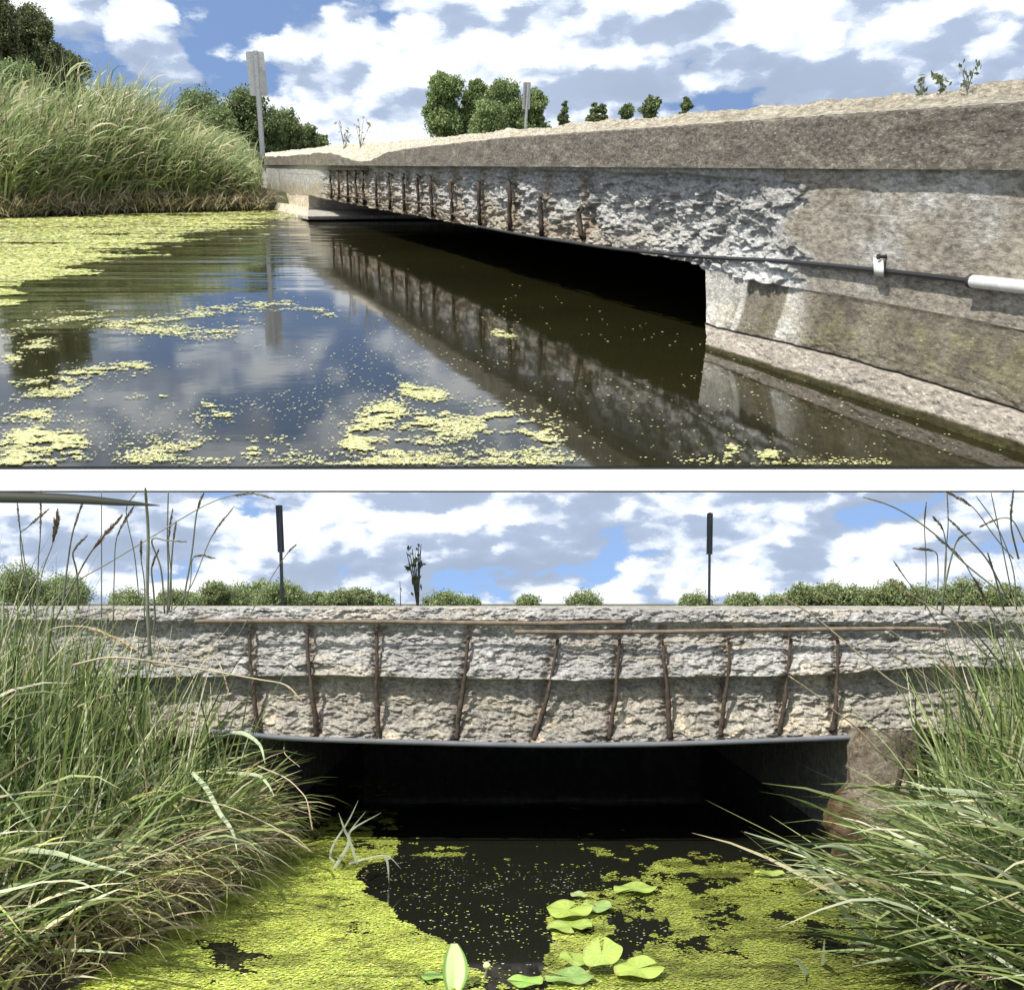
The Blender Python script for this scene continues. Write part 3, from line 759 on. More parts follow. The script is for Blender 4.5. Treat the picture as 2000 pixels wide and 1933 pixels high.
# ------------------------------------------------------------------ trees
def tree(Mx, base, height, width, label, cols, n=5000, leaf=.12, group=None, name='broadleaf_tree', lobes=9, trunk=.28, seed=0, bare=.12, tmat=None, cone=False, cat='tree'):
    g = np.random.default_rng(seed + 101)
    t = thing(name, label, cat, Mx, tuple(base), group)
    h0 = height * trunk
    b = MBd(); tw = max(.04, height * .022)
    lean = g.normal(0, .04 * height); tp = np.array([(0, 0, -.3), (lean * .3, 0, h0 * .6), (lean * .6, 0, height * .5), (lean, 0, height * .88)])
    b.tube(spline(tp, 8), np.linspace(tw, tw * .25, 8), 7)
    lc = []
    for k in range(lobes):
        f = (k + .5) / lobes; zz = h0 + (height - h0) * (.12 + .80 * f)
        rad = width / 2 * (math.sin(math.pi * min(1, .18 + .74 * f)) if not cone else (1 - f) * .9 + .1)
        a = g.uniform(0, 6.28) if k else 0; rr = rad * g.uniform(.2, .58)
        a = k * 2.4 + g.uniform(-.5, .5)
        sz = (width * (.36 if lobes < 11 else .27)) * g.uniform(.45, 1.25) * (1 if not cone else (1.15 - f))
        c = np.array((rr * math.cos(a) + lean * f, rr * math.sin(a), zz)); lc.append((c, sz))
        s0 = np.array((lean * f * .6, 0, h0 + (zz - h0) * .45))
        b.tube(spline([s0, (s0 + c) / 2 + g.normal(0, .03 * height, 3), c], 5), np.linspace(tw * .45, tw * .12, 5), 5)
    lc.append((np.array((lean, 0, height - width * .2)), width * .2))
    tr = link('trunk', b.mesh('trunk', True), tmat or M['bark'], t)
    # sub-clumps on lobe surfaces
    V = []; cl = []
    tot = sum(s ** 2 for _, s in lc)
    cols = np.array(cols)
    P = []; CI = []
    for c, s in lc:
        m = max(8, int(5.6 * n * s * s / tot / 40))
        d = g.normal(size=(m, 3)); d /= np.linalg.norm(d, axis=1)[:, None]
        cc = c + d * s * g.uniform(.35, 1.08, (m, 1)) * np.array((1, 1, .8))
        cr = s * g.uniform(.14, .42, m); tone_ = g.uniform(.7, 1.3, m)
        for q, r_, tn in zip(cc, cr, tone_):
            k = 40; e = g.normal(size=(k, 3)); e /= np.linalg.norm(e, axis=1)[:, None]
            P.append(q + e * r_ * g.uniform(.3, 1.35, (k, 1))); CI.append(np.full(k, tn))
    P = np.concatenate(P); CI = np.concatenate(CI); k = len(P)
    u = g.normal(size=(k, 3)); u /= np.linalg.norm(u, axis=1)[:, None]
    v = np.cross(u, g.normal(size=(k, 3))); v /= np.linalg.norm(v, axis=1)[:, None]
    sz = leaf * g.uniform(.5, 1.15, (k, 1))
    V = np.stack([P - u * sz, P + v * sz * .55, P + u * sz, P - v * sz * .55], 1).reshape(-1, 3)
    col = cols[g.integers(0, len(cols), k)] * CI[:, None] * g.uniform(.85, 1.15, (k, 1))
    me = mesh_np('crown', V, np.arange(4 * k).reshape(-1, 4), np.repeat(col, 4, 0))
    link('crown', me, M['tree'], t)
    return t
DK = [(.14, .17, .08), (.19, .22, .10), (.10, .125, .06), (.25, .27, .13)]
MG = [(.20, .27, .11), (.26, .34, .14), (.15, .20, .08), (.32, .40, .17)]
YG = [(.25, .33, .11), (.33, .40, .15), (.17, .23, .08)]
def treeA(px, topy, basey, wpx, Y, label, cols, **k):
    base = dA(np.float64(px), np.float64(basey), Y); topp = dA(np.float64(px), np.float64(topy), Y)
    base[2] = .25; h = (topp[2] - .25) * 1.07; w = wpx * K / F_ * Y
    return tree(MA, base, h, w, label, cols, leaf=Y * .0012, **k)
treeA(15, -10, 300, 120, 50, 'tallest dark tree at the left edge of the upper view', DK, n=14000, seed=1, lobes=14, cone=False)
treeA(72, 40, 300, 95, 52, 'dark tree second from the left edge of the upper view with a rounded top', DK, n=11000, seed=2, lobes=12)
treeA(108, 58, 300, 62, 51, 'pointed dark tree with a spiky top above the reeds of the upper view', DK, n=9000, seed=3, lobes=11)
treeA(150, 112, 300, 80, 54, 'lower dark tree at the right end of the left tree group in the upper view', DK, n=8000, seed=4, lobes=10)
treeA(40, 140, 320, 120, 46, 'rounded mid green bush tree in front of the tall dark trees at the upper left', MG, n=8000, seed=5, lobes=9)
g5 = 'row of trees behind the left road sign'
treeA(385, 203, 300, 95, 66, 'rounded tree at the left end of the row behind the left road sign', DK + MG, n=6000, seed=6, group=g5)
treeA(455, 197, 300, 90, 68, 'tallest broad tree just left of the left sign post in the row', DK + MG, n=6000, seed=7, group=g5)
treeA(425, 218, 300, 70, 64, 'small green tree between the two broad trees left of the sign post', MG, n=3500, seed=17, group=g5)
treeA(505, 232, 300, 70, 68, 'tree directly behind the left sign post', DK + MG, n=4000, seed=8, group=g5)
treeA(548, 228, 300, 62, 70, 'pointed tree right of the left sign post', DK + MG, n=4000, seed=9, group=g5)
treeA(590, 250, 300, 60, 72, 'low tree near the right end of the row, above the broken parapet', DK + MG, n=3000, seed=10, group=g5)
treeA(615, 264, 300, 36, 73, 'smallest tree at the right end of the row, above the broken parapet', DK + MG, n=1500, seed=19, group=g5)
g6 = 'round trees beyond the upper bridge'
treeA(858, 153, 285, 72, 68, 'light green round tree left of the narrow sign, first of the pair', MG + YG, n=7000, seed=11, group=g6, lobes=10, trunk=.35)
treeA(900, 164, 285, 62, 69, 'light green round tree in the middle of the clump left of the narrow sign', MG + YG, n=5500, seed=12, group=g6, trunk=.35)
treeA(965, 170, 285, 78, 67, 'darker round tree just left of the narrow sign', MG, n=7000, seed=13, group=g6, trunk=.3)
treeA(1015, 183, 285, 50, 66, 'round tree directly behind the narrow sign', MG, n=4500, seed=14, group=g6, trunk=.3)
treeA(935, 210, 290, 70, 62, 'low bush filling the gap under the round trees', MG, n=3500, seed=15, group=g6, trunk=.2)
for i, (x, ty, w, lb) in enumerate([(1080, 205, 24, 'thin wispy sapling right of the round trees'), (1135, 206, 26, 'small grey green tree, first of the low ones along the parapet'),
                                    (1160, 208, 24, 'small grey green tree beside the first low one along the parapet'),
                                    (1190, 208, 28, 'small pointed tree in the middle of the low ones along the parapet'), (1240, 193, 44, 'broader two topped tree, highest of the low ones along the parapet'),
                                    (1308, 196, 22, 'single little round tree farthest right along the parapet')]):
    treeA(x, ty, 290, w, 74, lb, DK + MG, n=1600, seed=30 + i, lobes=6, group='small trees showing over the parapet', trunk=.3)
# weeds on the parapet top
def sprig(Mx, base, h, label, n, cols, name='weed_plant', w=.03, leaf=.03, seed=0, spread=.6, group=None):
    g = np.random.default_rng(seed); t = thing(name, label, 'weed', Mx, tuple(base), group); b = MBd(); P = []
    for k in range(n):
        a = g.uniform(0, 6.28); l = h * g.uniform(.55, 1); e = np.array((math.cos(a) * spread * l * g.uniform(.2, 1), math.sin(a) * .3 * l, l))
        pts = spline([(0, 0, -.02), e * .5 + np.array((0, 0, .06 * l)), e], 7); b.tube(pts, np.linspace(h * .014, h * .005, 7), 4)
        for q in range(5): P.append(pts[g.integers(1, 7)] + g.normal(0, leaf * .8, 3))
    link('stem', b.mesh('stem'), M['stem'], t)
    P = np.array(P); k = len(P); u = g.normal(size=(k, 3)); u /= np.linalg.norm(u, axis=1)[:, None]; v = np.cross(u, g.normal(size=(k, 3))); v /= np.linalg.norm(v, axis=1)[:, None]
    sz = leaf * g.uniform(.5, 1.2, (k, 1)); V = np.stack([P - u * sz, P - u * sz * .2 + v * sz * .5, P + u * sz, P - u * sz * .2 - v * sz * .5], 1).reshape(-1, 3)
    cols = np.array(cols); link('leaves', mesh_np('leaves', V, np.arange(4 * k).reshape(-1, 4), np.repeat(cols[g.integers(0, len(cols), k)], 4, 0)), M['leaf'], t)
    return t
for i, (x, y, h, lb) in enumerate([(1852, 172, .17, 'tallest dark weed sprouting from the parapet top near the right edge of the upper view'), (1765, 178, .08, 'small weed on the parapet top, left of the tallest one'),
                                   (1800, 174, .09, 'low spreading weed between the other two weeds on the parapet top'), (660, 284, .28, 'tiny dry weed on the broken part of the parapet'), (690, 281, .3, 'thin dry weed left of the notch in the broken parapet')]):
    p = fA(np.float64(x), np.float64(y), -.3); sprig(MA, p, h * (2.2 if x < 800 else 1), lb, 6 if x > 800 else 4, DK if x > 800 else [(.3, .26, .16)], leaf=.025 if x > 800 else .06, seed=i)

# ---- duckweed of the upper pond
def flakes(P, r, col, z0=.004, tilt=.12, n=5, ell=1.0, zs=.006):
    k = len(P); a = rng.uniform(0, 6.28, k); j = np.arange(n) * 2 * math.pi / n
    rad = r[:, None] * rng.uniform(.75, 1.2, (k, n))
    x = rad * np.cos(j + a[:, None]); y = rad * np.sin(j + a[:, None]) * ell
    tx, ty = rng.normal(0, tilt, (2, k))
    z = np.abs(x * tx[:, None] + y * ty[:, None]) + z0 + rng.uniform(0, zs, k)[:, None]
    V = np.stack([P[:, 0:1] + x, P[:, 1:2] + y, z], -1).reshape(-1, 3)
    return V, np.arange(k * n).reshape(-1, n), np.repeat(col, n, 0)
def inpoly(x, y, poly):
    poly = np.asarray(poly, float); r = np.zeros(x.shape, bool); j = len(poly) - 1
    for i in range(len(poly)):
        xi, yi = poly[i]; xj, yj = poly[j]
        c = ((yi > y) != (yj > y)) & (x < (xj - xi) * (y - yi) / (yj - yi + 1e-12) + xi); r ^= c; j = i
    return r
DWC = [(.52, .55, .15, 5), (.66, .66, .26, 4), (.38, .43, .10, 3), (.74, .72, .40, 2), (.26, .28, .08, 1)]
def duckweedA():
    parts = []
    # far, almost closed carpet
    n = 120000
    px = rng.uniform(-350, 640, n); py = rng.uniform(0, 1, n) ** 1.0 * 240 + 398
    # density decided on the pond itself
    P = gA(px, py)
    X, Y = P[:, 0], P[:, 1]
    lim = np.interp(px, [-350, 15, 200, 330, 420, 520, 575, 600, 640], [600, 585, 512, 480, 462, 440, 424, 416, 408])
    dens = sstep(lim + 12, lim - 45, py)
    st_ = fbm(X * .45 + Y * .1, Y * 1.3, s=200, o=6, g=.7)
    keep = (st_ + dens * .33 > .70) & (dens > .02) & (Y < shoreA(X) + .5) & (behind(X, Y) < -.3)
    P = P[keep]; Yk = P[:, 1]
    r = Yk * .00165 * rng.uniform(.7, 1.5, len(P))
    parts.append(flakes(P, r, pick(DWC, len(P)) * (.62 + .95 * fbm(P[:, 0] * .8, P[:, 1] * 1.6, s=207, o=5, g=.6))[:, None], z0=.006, tilt=.05, ell=1.0))
    # drifting lines and rafts nearer: (photo polylines, half width px, density)
    L = [([(15, 640), (60, 615), (160, 605), (300, 620), (420, 590), (560, 580)], 9, .33), ([(150, 610), (260, 628), (400, 640), (500, 622)], 9, .35),
         ([(15, 690), (60, 665), (90, 655)], 12, .5), ([(20, 730), (120, 722), (210, 706), (280, 702)], 7, .75), ([(20, 775), (110, 745), (200, 715)], 9, .55), ([(120, 765), (150, 740), (180, 722)], 7, .5),
         ([(150, 765), (250, 758), (370, 757), (400, 775), (420, 800)], 3.5, .6), ([(560, 590), (640, 600), (600, 605)], 5, .3), ([(450, 575), (500, 577)], 3, .5),
         ([(15, 810), (70, 790), (90, 800)], 12, .5), ([(395, 780), (430, 790), (440, 812)], 6, .5), ([(470, 830), (480, 870)], 14, .4), ([(380, 800), (480, 850)], 14, .18),
         ([(675, 865), (690, 830), (720, 800), (755, 785)], 16, 1.3), ([(770, 742), (800, 752), (845, 757)], 8, 1.2), ([(765, 800), (820, 805), (850, 800)], 10, .7), ([(680, 870), (760, 850), (860, 820), (940, 810), (1040, 830)], 30, .26),
         ([(930, 800), (1000, 810), (1060, 850)], 12, .7), ([(945, 637), (985, 642)], 5, 1.0), ([(1390, 870), (1410, 860)], 8, .9), ([(1460, 872), (1480, 868)], 8, .9), ([(1375, 830), (1395, 836)], 4, .5),
         ([(240, 880), (480, 850), (560, 880)], 26, .2), ([(600, 890), (900, 875), (1100, 890)], 18, .2), ([(15, 850), (60, 838), (130, 832), (150, 850)], 15, 1.5), ([(15, 885), (100, 870), (150, 862)], 15, 1.3), ([(60, 830), (150, 838)], 8, 1.2), ([(1300, 885), (1700, 890)], 9, .07)]
    for pl, hw, de in L:
        p = np.array(pl, float); seg = np.hypot(*np.diff(p, axis=0).T); ln = seg.sum()
        m = int((ln + hw) * hw * de * 2.2)
        f = rng.uniform(0, 1, m); cu = np.concatenate([[0], np.cumsum(seg)]) / ln
        x = np.interp(f, cu, p[:, 0]) + rng.normal(0, hw * .8, m); y = np.interp(f, cu, p[:, 1]) + rng.normal(0, hw * .65, m)
        P = gA(x, y); keep = fbm(P[:, 0] * 2.6, P[:, 1] * 3.0, s=230, o=6, g=.85) > (.53 if de < 1 else .48)
        P = P[keep & (P[:, 1] > Y0A + .02)]; r = P[:, 1] * .0010 * rng.uniform(.3, 1.9, len(P))
        parts.append(flakes(P, r, pick([(.66, .66, .30, 5), (.76, .74, .45, 3), (.50, .50, .20, 2)], len(P)), z0=.004, zs=.004))
    # single specks
    m = 1500; x = rng.uniform(560, 2050, m); y = rng.uniform(470, 891, m)
    P = gA(x, y); keep = (fbm(P[:, 0] * .9, P[:, 1] * .9, s=240) + .30 * (y - 470) / 420 > .62) & (behind(P[:, 0], P[:, 1]) < -.05)
    P = P[keep]; parts.append(flakes(P, P[:, 1] * .00095 * rng.uniform(.5, 1.4, len(P)), pick([(.66, .65, .42, 3), (.45, .45, .2, 2)], len(P))))
    m = 2600; x = rng.uniform(-50, 1000, m); y = 600 + 291 * rng.uniform(0, 1, m) ** .6
    P = gA(x, y); P = P[fbm(P[:, 0] * 1.1, P[:, 1] * 1.1, s=244) > .52]; parts.append(flakes(P, P[:, 1] * .0009 * rng.uniform(.5, 1.4, len(P)), pick([(.66, .65, .42, 3), (.45, .45, .2, 2)], len(P))))
    groups = {}
    for v, f, c in parts: pass
    V, Fc, c = merge(parts)
    tag(link('duckweed', mesh_np('duckweed', V, Fc, c), M['weed'], None, MA), 'yellow green duckweed drifting in rafts on the upper pond', 'duckweed', kind='stuff')
duckweedA()

# ================================================================== LOWER PLACE
YB = 5.2                      # distance of the lower bridge face
SHL = gB(np.array([-200, 80, 250, 330, 430, 470]), np.array([1960, 1890, 1792, 1740, 1678, 1640]))
SHR = gB(np.array([2100, 1820, 1790, 1760, 1700]), np.array([1960, 1890, 1760, 1670, 1640]))
def xl(y): return np.interp(y, SHL[:, 1], SHL[:, 0])
def xr(y): return np.interp(y, SHR[:, 1], SHR[:, 0])
def hB(x, y):
    s = np.maximum(xl(y) - x, x - xr(y))
    h = np.where(s > 0, .08 + .40 * sstep(0, .9, s), -.25 + .3 * sstep(-.35, 0, s))
    near = sstep(1.2, 2.6, y); h = np.where(s > 0, h * (.35 + .65 * near), h)
    return h
def groundB():
    xs = np.linspace(-5.5, 5.5, 180); ys = np.linspace(.6, YB + .35, 120)
    X, Y = np.meshgrid(xs, ys, indexing='ij'); Z = hB(X, Y) + .05 * (fbm(X * 4, Y * 4, s=300) - .5)
    m = Mat('bank_soil_mat'); n = m.noise(9, 8, .7); m.color(m.ramp(n, [(.3, (.025, .02, .013)), (.5, (.06, .05, .03)), (.7, (.12, .10, .06))])); m.set(Roughness=.95); m.bump(n, .8, .03)
    tag(link('terrain', grid_mesh('terrain', np.stack([X, Y, Z], -1)), m.m, None, MB), kind='structure')
    # road embankment and the flat land beyond it, reaching the horizon
    xs = np.linspace(-700, 700, 60); ys = np.array([YB + 4.6, YB + 8, 30, 80, 200, 500, 1200.]); X, Y = np.meshgrid(xs, ys, indexing='ij')
    Z = np.broadcast_to(np.array([.98, .82, .8, .75, .7, .7, .7]), X.shape)
    tag(link('ground', grid_mesh('ground', np.stack([X, Y, Z], -1)), M['ground'], None, MB), kind='structure')
    xs = np.linspace(-9, 9, 60); ys = np.linspace(.5, 12, 60); X, Y = np.meshgrid(xs, ys, indexing='ij')
    w = mat_water('dark_pond_water_mat', (.012, .013, .009), .006, 5, (1, 1, 1), .15)
    tag(link('water', grid_mesh('water', np.stack([X, Y, 0 * X], -1)), w.m, None, MB), kind='structure')
groundB()
MC['faceB'] = mat_concrete('spalled_face_mat', [(.3, (.30, .285, .26)), (.45, (.42, .40, .37)), (.6, (.52, .50, .46)), (.72, (.66, .63, .58))], 9, 70, .7, .007, grain=.5, attr=True)
BARS = [(478, 497, 1195, 1402, 4), (590, 608, 1200, 1405, 5), (722, 724, 1195, 1408, 5), (897, 874, 1215, 1412, 6), (1068, 1022, 1222, 1413, 7), (1187, 1165, 1220, 1412, 6), (1268, 1282, 1222, 1410, 5), (1395, 1378, 1218, 1406, 5), (1512, 1488, 1212, 1402, 5), (1602, 1592, 1215, 1396, 5)]
def bridgeB():
    org = np.array((0, YB, 0)); root = thing('concrete_bridge', 'concrete bridge in the lower view with a crumbling face crossed by upright rusty bars', 'bridge', MB, (0, YB, 0))
    def put(name, P, mat, smooth=True, flip=False, col=None, label=None):
        o = link(name, grid_mesh(name, P - org, smooth, col, flip), mat, root)
        if label: o['label'] = label
        return o
    xs = np.linspace(-160, 2120, 1150)
    topy = 1160 + 5 * (fbm(xs * .012, 0, s=310) - .3) + 7 * (fbm(xs * .08, 2, s=311) - .5) + np.interp(xs, [0, 1200, 1250, 2100], [0, 0, 4, 6])
    mid = np.interp(xs, [-160, 400, 600, 900, 1150, 1250, 1450, 1600, 1720, 1800, 2120], [1296, 1296, 1292, 1299, 1302, 1296, 1294, 1290, 1280, 1278, 1280]) + 6 * (fbm(xs * .02, 5, s=312) - .5)
    bot = np.interp(xs, [-160, 450, 560, 700, 1000, 1300, 1560, 1700, 2120], [1412, 1412, 1414, 1418, 1424, 1421, 1413, 1408, 1405]) + 4 * (fbm(xs * .06, 7, s=313) - .5)
    # profile: v in rows -> (photo row, outward offset)
    G = []
    def seg(f0, f1, n, sm=False): 
        for q in np.linspace(0, 1, n, endpoint=False): G.append((f0, f1, q))
    rows = [(topy, -.05), (topy + 3, -.005), (topy + 24, .015), (topy + 34, -.02), (topy + 55, -.03), (mid - 22, .035), (mid - 3, .05), (mid + 2, -.020), (mid + 12, -.030), (mid + 50, -.015), (bot - 16, .025), (bot - 5, .03), (bot, .005)]
    subs = [4, 24, 8, 16, 60, 14, 6, 10, 36, 34, 10, 6]
    L = []
    for (a, oa), (b, ob), n in zip(rows[:-1], rows[1:], subs):
        for q in np.linspace(0, 1, n, endpoint=False): L.append((a + (b - a) * q, oa + (ob - oa) * q))
    L.append(rows[-1])
    P = np.zeros((len(xs), len(L), 3)); Cc = np.zeros_like(P); E = np.array((0, -1.0, 0))
    bx0 = np.array([b[0] for b in BARS]); bx1 = np.array([b[1] for b in BARS])
    for j, (yy, of) in enumerate(L):
        Q = dB(xs, yy, YB); x, z = Q[:, 0], Q[:, 2]
        wx = x + .05 * fbm(x * 9, z * 9, s=331)
        a = ridged(wx * 6.0, z * 14, s=320, o=6, g=.70) - .55
        c2 = fbm(wx * 30, z * 58, s=325, o=4, g=.7) - .5
        lay = vnoise(x * 2.2, z * 24, s=327) - .5
        upper = j < 126
        d = .040 * a + .034 * c2 + .012 * chips(wx * 9 + .8 * fbm(x * 20, z * 20, s=335), z * 17 + .9 * fbm(x * 14, z * 14, s=336), 5) + .011 * chips(wx * 24, z * 42, 9) + .05 * (fbm(x * 1.6, z * 4, s=337) - .5)
        f = (yy - 1200) / 210
        rs = np.zeros_like(xs)
        for b0, b1 in zip(bx0, bx1):
            bx = b0 + (b1 - b0) * f; rs = np.maximum(rs, np.exp(-((xs - bx) / 9) ** 2) * (yy > 1195))
        d = d - .022 * rs + .012 * np.exp(0 * xs) * 0
        edge = sstep(1560, 1800, xs) * .02
        e = sstep(0, 3, float(j)) * sstep(0, 2, float(len(L) - 1 - j))
        P[:, j] = Q + E * (of + .9 * d * (.35 + .65 * e) - edge)[:, None]
        low = sstep(.0, .5, (yy - mid) / 60 + .5 * (fbm(x * 3, z * 5, s=340) - .5))
        g_ = np.array((.80, .82, .85)); br = np.array((.71, .695, .665))
        c = g_ * (1 - low[:, None]) + br * low[:, None]
        tanp = sstep(.56, .68, fbm(x * 3.0, z * 9, s=341, o=4))
        c = c * (1 - .5 * tanp[:, None]) + np.array((1.0, .93, .80)) * .5 * tanp[:, None]; c = c * (.78 + .5 * fbm(x * 2.5, z * 5, s=345, o=4))[:, None]
        pale = sstep(.50, .66, fbm(x * 10, z * 16, s=342, o=4)) * sstep(.35, .9, (yy - mid) / (bot - mid)) * np.maximum(.25, sum(np.exp(-((xs - (b0 + (b1 - b0) * f) - 22) / 20) ** 2) for b0, b1 in zip(bx0, bx1)))
        pale = np.clip(pale, 0, 1)[:, None]; c = c * (1 - pale) + np.array((1.6, 1.45, 1.15)) * pale
        c = c * (1 - .35 * rs[:, None] * np.array((.6, .85, 1.0)))
        Cc[:, j] = c
    put('spalled_face', P, MC['faceB'], True, False, Cc)
    # top of the deck
    t0 = P[:, 0]; t1 = t0 + np.array((0, .25, .015)); t2 = t0.copy(); t2[:, 1] = YB + 4.6; t2[:, 2] = 1.02
    t1[:, 2] += .02 * (fbm(xs * .03, 1, s=350) - .5); t1[:, 2] = np.minimum(t1[:, 2], HC - .01)
    put('deck', np.stack([t0, t1, t2], 1), MC['grey'], True, True)
    keep = (xs > 440) & (xs < 1760)
    b0 = P[keep, -1]; b1 = b0 + np.array((0, .10, -.012)); b2 = b0 + np.array((0, .16, .03)); b3 = b0.copy(); b3[:, 1] = YB + 4.2; b3[:, 2] = .49
    put('soffit', np.stack([b0, b1, b2, b3], 1), MC['grey'], False)
    # culvert walls (left, right), plus an end wall added to keep it dark
    lx = float(dB(np.float64(462), np.float64(1500), YB)[0]); rx = float(dB(np.float64(1640), np.float64(1500), YB)[0])
    zz = np.linspace(-.2, .52, 14); yy = np.linspace(YB + .02, YB + 4.3, 30)
    Z, Y = np.meshgrid(zz, yy, indexing='ij')
    for nm, x0, s in (('culvert_side', lx, 1), ('culvert_side', rx, -1)):
        put(nm, np.stack([x0 + s * .0 * Y + .02 * (fbm(Y * 5, Z * 5, s=360) - .5), Y, Z], -1), MC['sideB'], True, s > 0)
    b = MBd(); b.box((lx - .3, 4.3, -.2), (rx + .3, 4.4, .6)); link('added_end_wall', b.mesh('added_end_wall'), MC['sideB'], root)
    # abutment fronts either side
    b = MBd()
    for x0, x1 in ((-5.4, lx), (rx, 5.4)):
        u = np.linspace(x0, x1, 90); v = np.linspace(-.2, .53, 26); U, V = np.meshgrid(u, v, indexing='ij')
        Pq = np.stack([U, YB + .06 - .05 * (fbm(U * 6, V * 8, s=361) - .5), V], -1)
        put('abutment_wall', Pq, MC['stain'], True, False)
    # rebars
    for i, (x0, x1, y0, y1, kk) in enumerate(BARS):
        n = 70; ys = np.linspace(y0, y1, n); x = x0 + (x1 - x0) * np.linspace(0, 1, n) ** 1.25 + (fbm(ys * .03, i, s=71) - .5) * 6
        off = .020 + .018 * np.sin(np.linspace(0, 3.1, n)) + .012 * (fbm(ys * .02, i, s=73) - .5); off[:4] = -.005
        P_ = dB(x, ys, YB); P_[:, 1] -= off
        r = .0082 * (1 + .9 * (fbm(ys * .10, i * 3, s=72, o=5, g=.7) - .45) + .10 * (np.arange(n) % 2)) * np.interp(ys, [1200, 1300, 1330, 1410], [.8, .85, 1.15, 1.3])
        b = MBd(); b.tube(P_ - org, r, 8); link('upright_bar', b.mesh('upright_bar', True), M['rust'] if i % 3 else M['rust'], root)
    for pl, r in (([(380, 1188), (600, 1188), (800, 1189), (1000, 1191), (1195, 1190)], .0085), ([(985, 1208), (1150, 1209), (1300, 1207), (1450, 1204), (1600, 1202), (1780, 1202), (1800, 1210)], .0085)):
        p = np.array(pl, float); P_ = dB(p[:, 0], p[:, 1], YB); P_[:, 1] -= .058
        b = MBd(); q = spline(P_ - org, 260); rr = r * (1 + .5 * (fbm(np.arange(260) * .15, r, s=78, o=4, g=.7) - .5) + .12 * (np.arange(260) % 2)); q[:, 2] += .010 * (fbm(np.arange(260) * .02, 3, s=79) - .5); b.tube(q, rr, 8); link('long_bar', b.mesh('long_bar', True), M['rust_tan'], root)
MC['stain'] = mat_concrete('stained_concrete', [(.3, (.07, .06, .045)), (.5, (.14, .115, .08)), (.7, (.24, .21, .17))], 9, 40, .8, .01)
MC['sideB'] = mat_concrete('culvert_side_mat', [(.3, (.28, .28, .27)), (.7, (.42, .41, .38))], 3, 20, .4, .02)
bridgeB()
# pipe under the beam
p = np.array([(380, 1392), (450, 1398), (560, 1408), (700, 1413), (1000, 1421), (1200, 1420), (1300, 1418), (1480, 1412), (1600, 1407), (1760, 1399)], float)
P = dB(p[:, 0], p[:, 1], YB); P[:, 1] -= .075
t = thing('conduit_pipe', 'long grey conduit pipe sagging along the lower edge of the bridge in the lower view', 'pipe', MB, tuple(P[0]))
b = MBd(); b.tube(spline(P - P[0], 80), .0115, 12); link('pipe_run', b.mesh('pipe_run', True), M['pipe'], t)
MC['pier'] = mat_concrete('pier_mat', [(.3, (.13, .11, .085)), (.5, (.24, .20, .15)), (.7, (.42, .38, .32))], 9, 40, 1.0, .012, attr=True)
def rock():
    x0, x1, y0, y1 = 1625, 1765, 1425, 1655
    org = dB(np.float64(1690), np.float64(1645), YB - .12); org[2] = 0
    t = thing('broken_pier', 'rust stained broken concrete pier stump at the right end of the dark opening', 'pier', MB, tuple(org))
    nu, nv = 90, 80; u = np.linspace(0, 2 * math.pi, nu); v = np.linspace(0, 1, nv); U, V = np.meshgrid(u, v, indexing='ij')
    w = np.interp(V, [0, .3, .45, .62, 1], [.20, .23, .21, .14, .16]); z = V * .60 - .06
    cx = np.interp(V, [0, .5, 1], [.02, .0, .03])
    n = fbm(np.cos(U) * 2 + 5, np.sin(U) * 2, V * 5, s=400, o=6, g=.6); rr = w * (.78 + .5 * n)
    P = np.stack([cx + rr * np.cos(U), .05 + rr * .6 * np.sin(U), z], -1)
    Cc = np.ones_like(P); k = sstep(.45, .62, fbm(U * 1.5, V * 3, s=402))[..., None]; Cc = Cc * (1 - k) + np.array((.50, .38, .26)) * k
    link('stump', grid_mesh('stump', P, True, Cc, False), MC['pier'], t)
    b = MBd(); b.tube(spline([(.02, -.12, .30), (.03, -.15, .40), (.02, -.13, .52)], 8), .012, 7); link('rusty_bar', b.mesh('rusty_bar', True), M['rust'], t)
rock()
sign('road_sign', 'dark narrow road sign on the left, standing on the far side of the lower bridge', MB, unB(9.2), (541, 1170), (535, 966), ((538, 1056), (534, 966), .026), .013, R(-168), (M['post_dark'], M['post_dark']))
sign('road_sign', 'dark narrow road sign on the right, standing on the far side of the lower bridge', MB, unB(9.2), (1357, 1172), (1359, 980), ((1358, 1060), (1359, 981), .023), .010, R(172), (M['post_dark'], M['post_dark']))

HAZY_GREEN = [tuple(v * 1.25 + .03 for v in c_) for c_ in MG] + [tuple(v * 1.3 + .03 for v in c_) for c_ in DK]  # distance haze put into the leaf colours: greens lifted paler and greyer
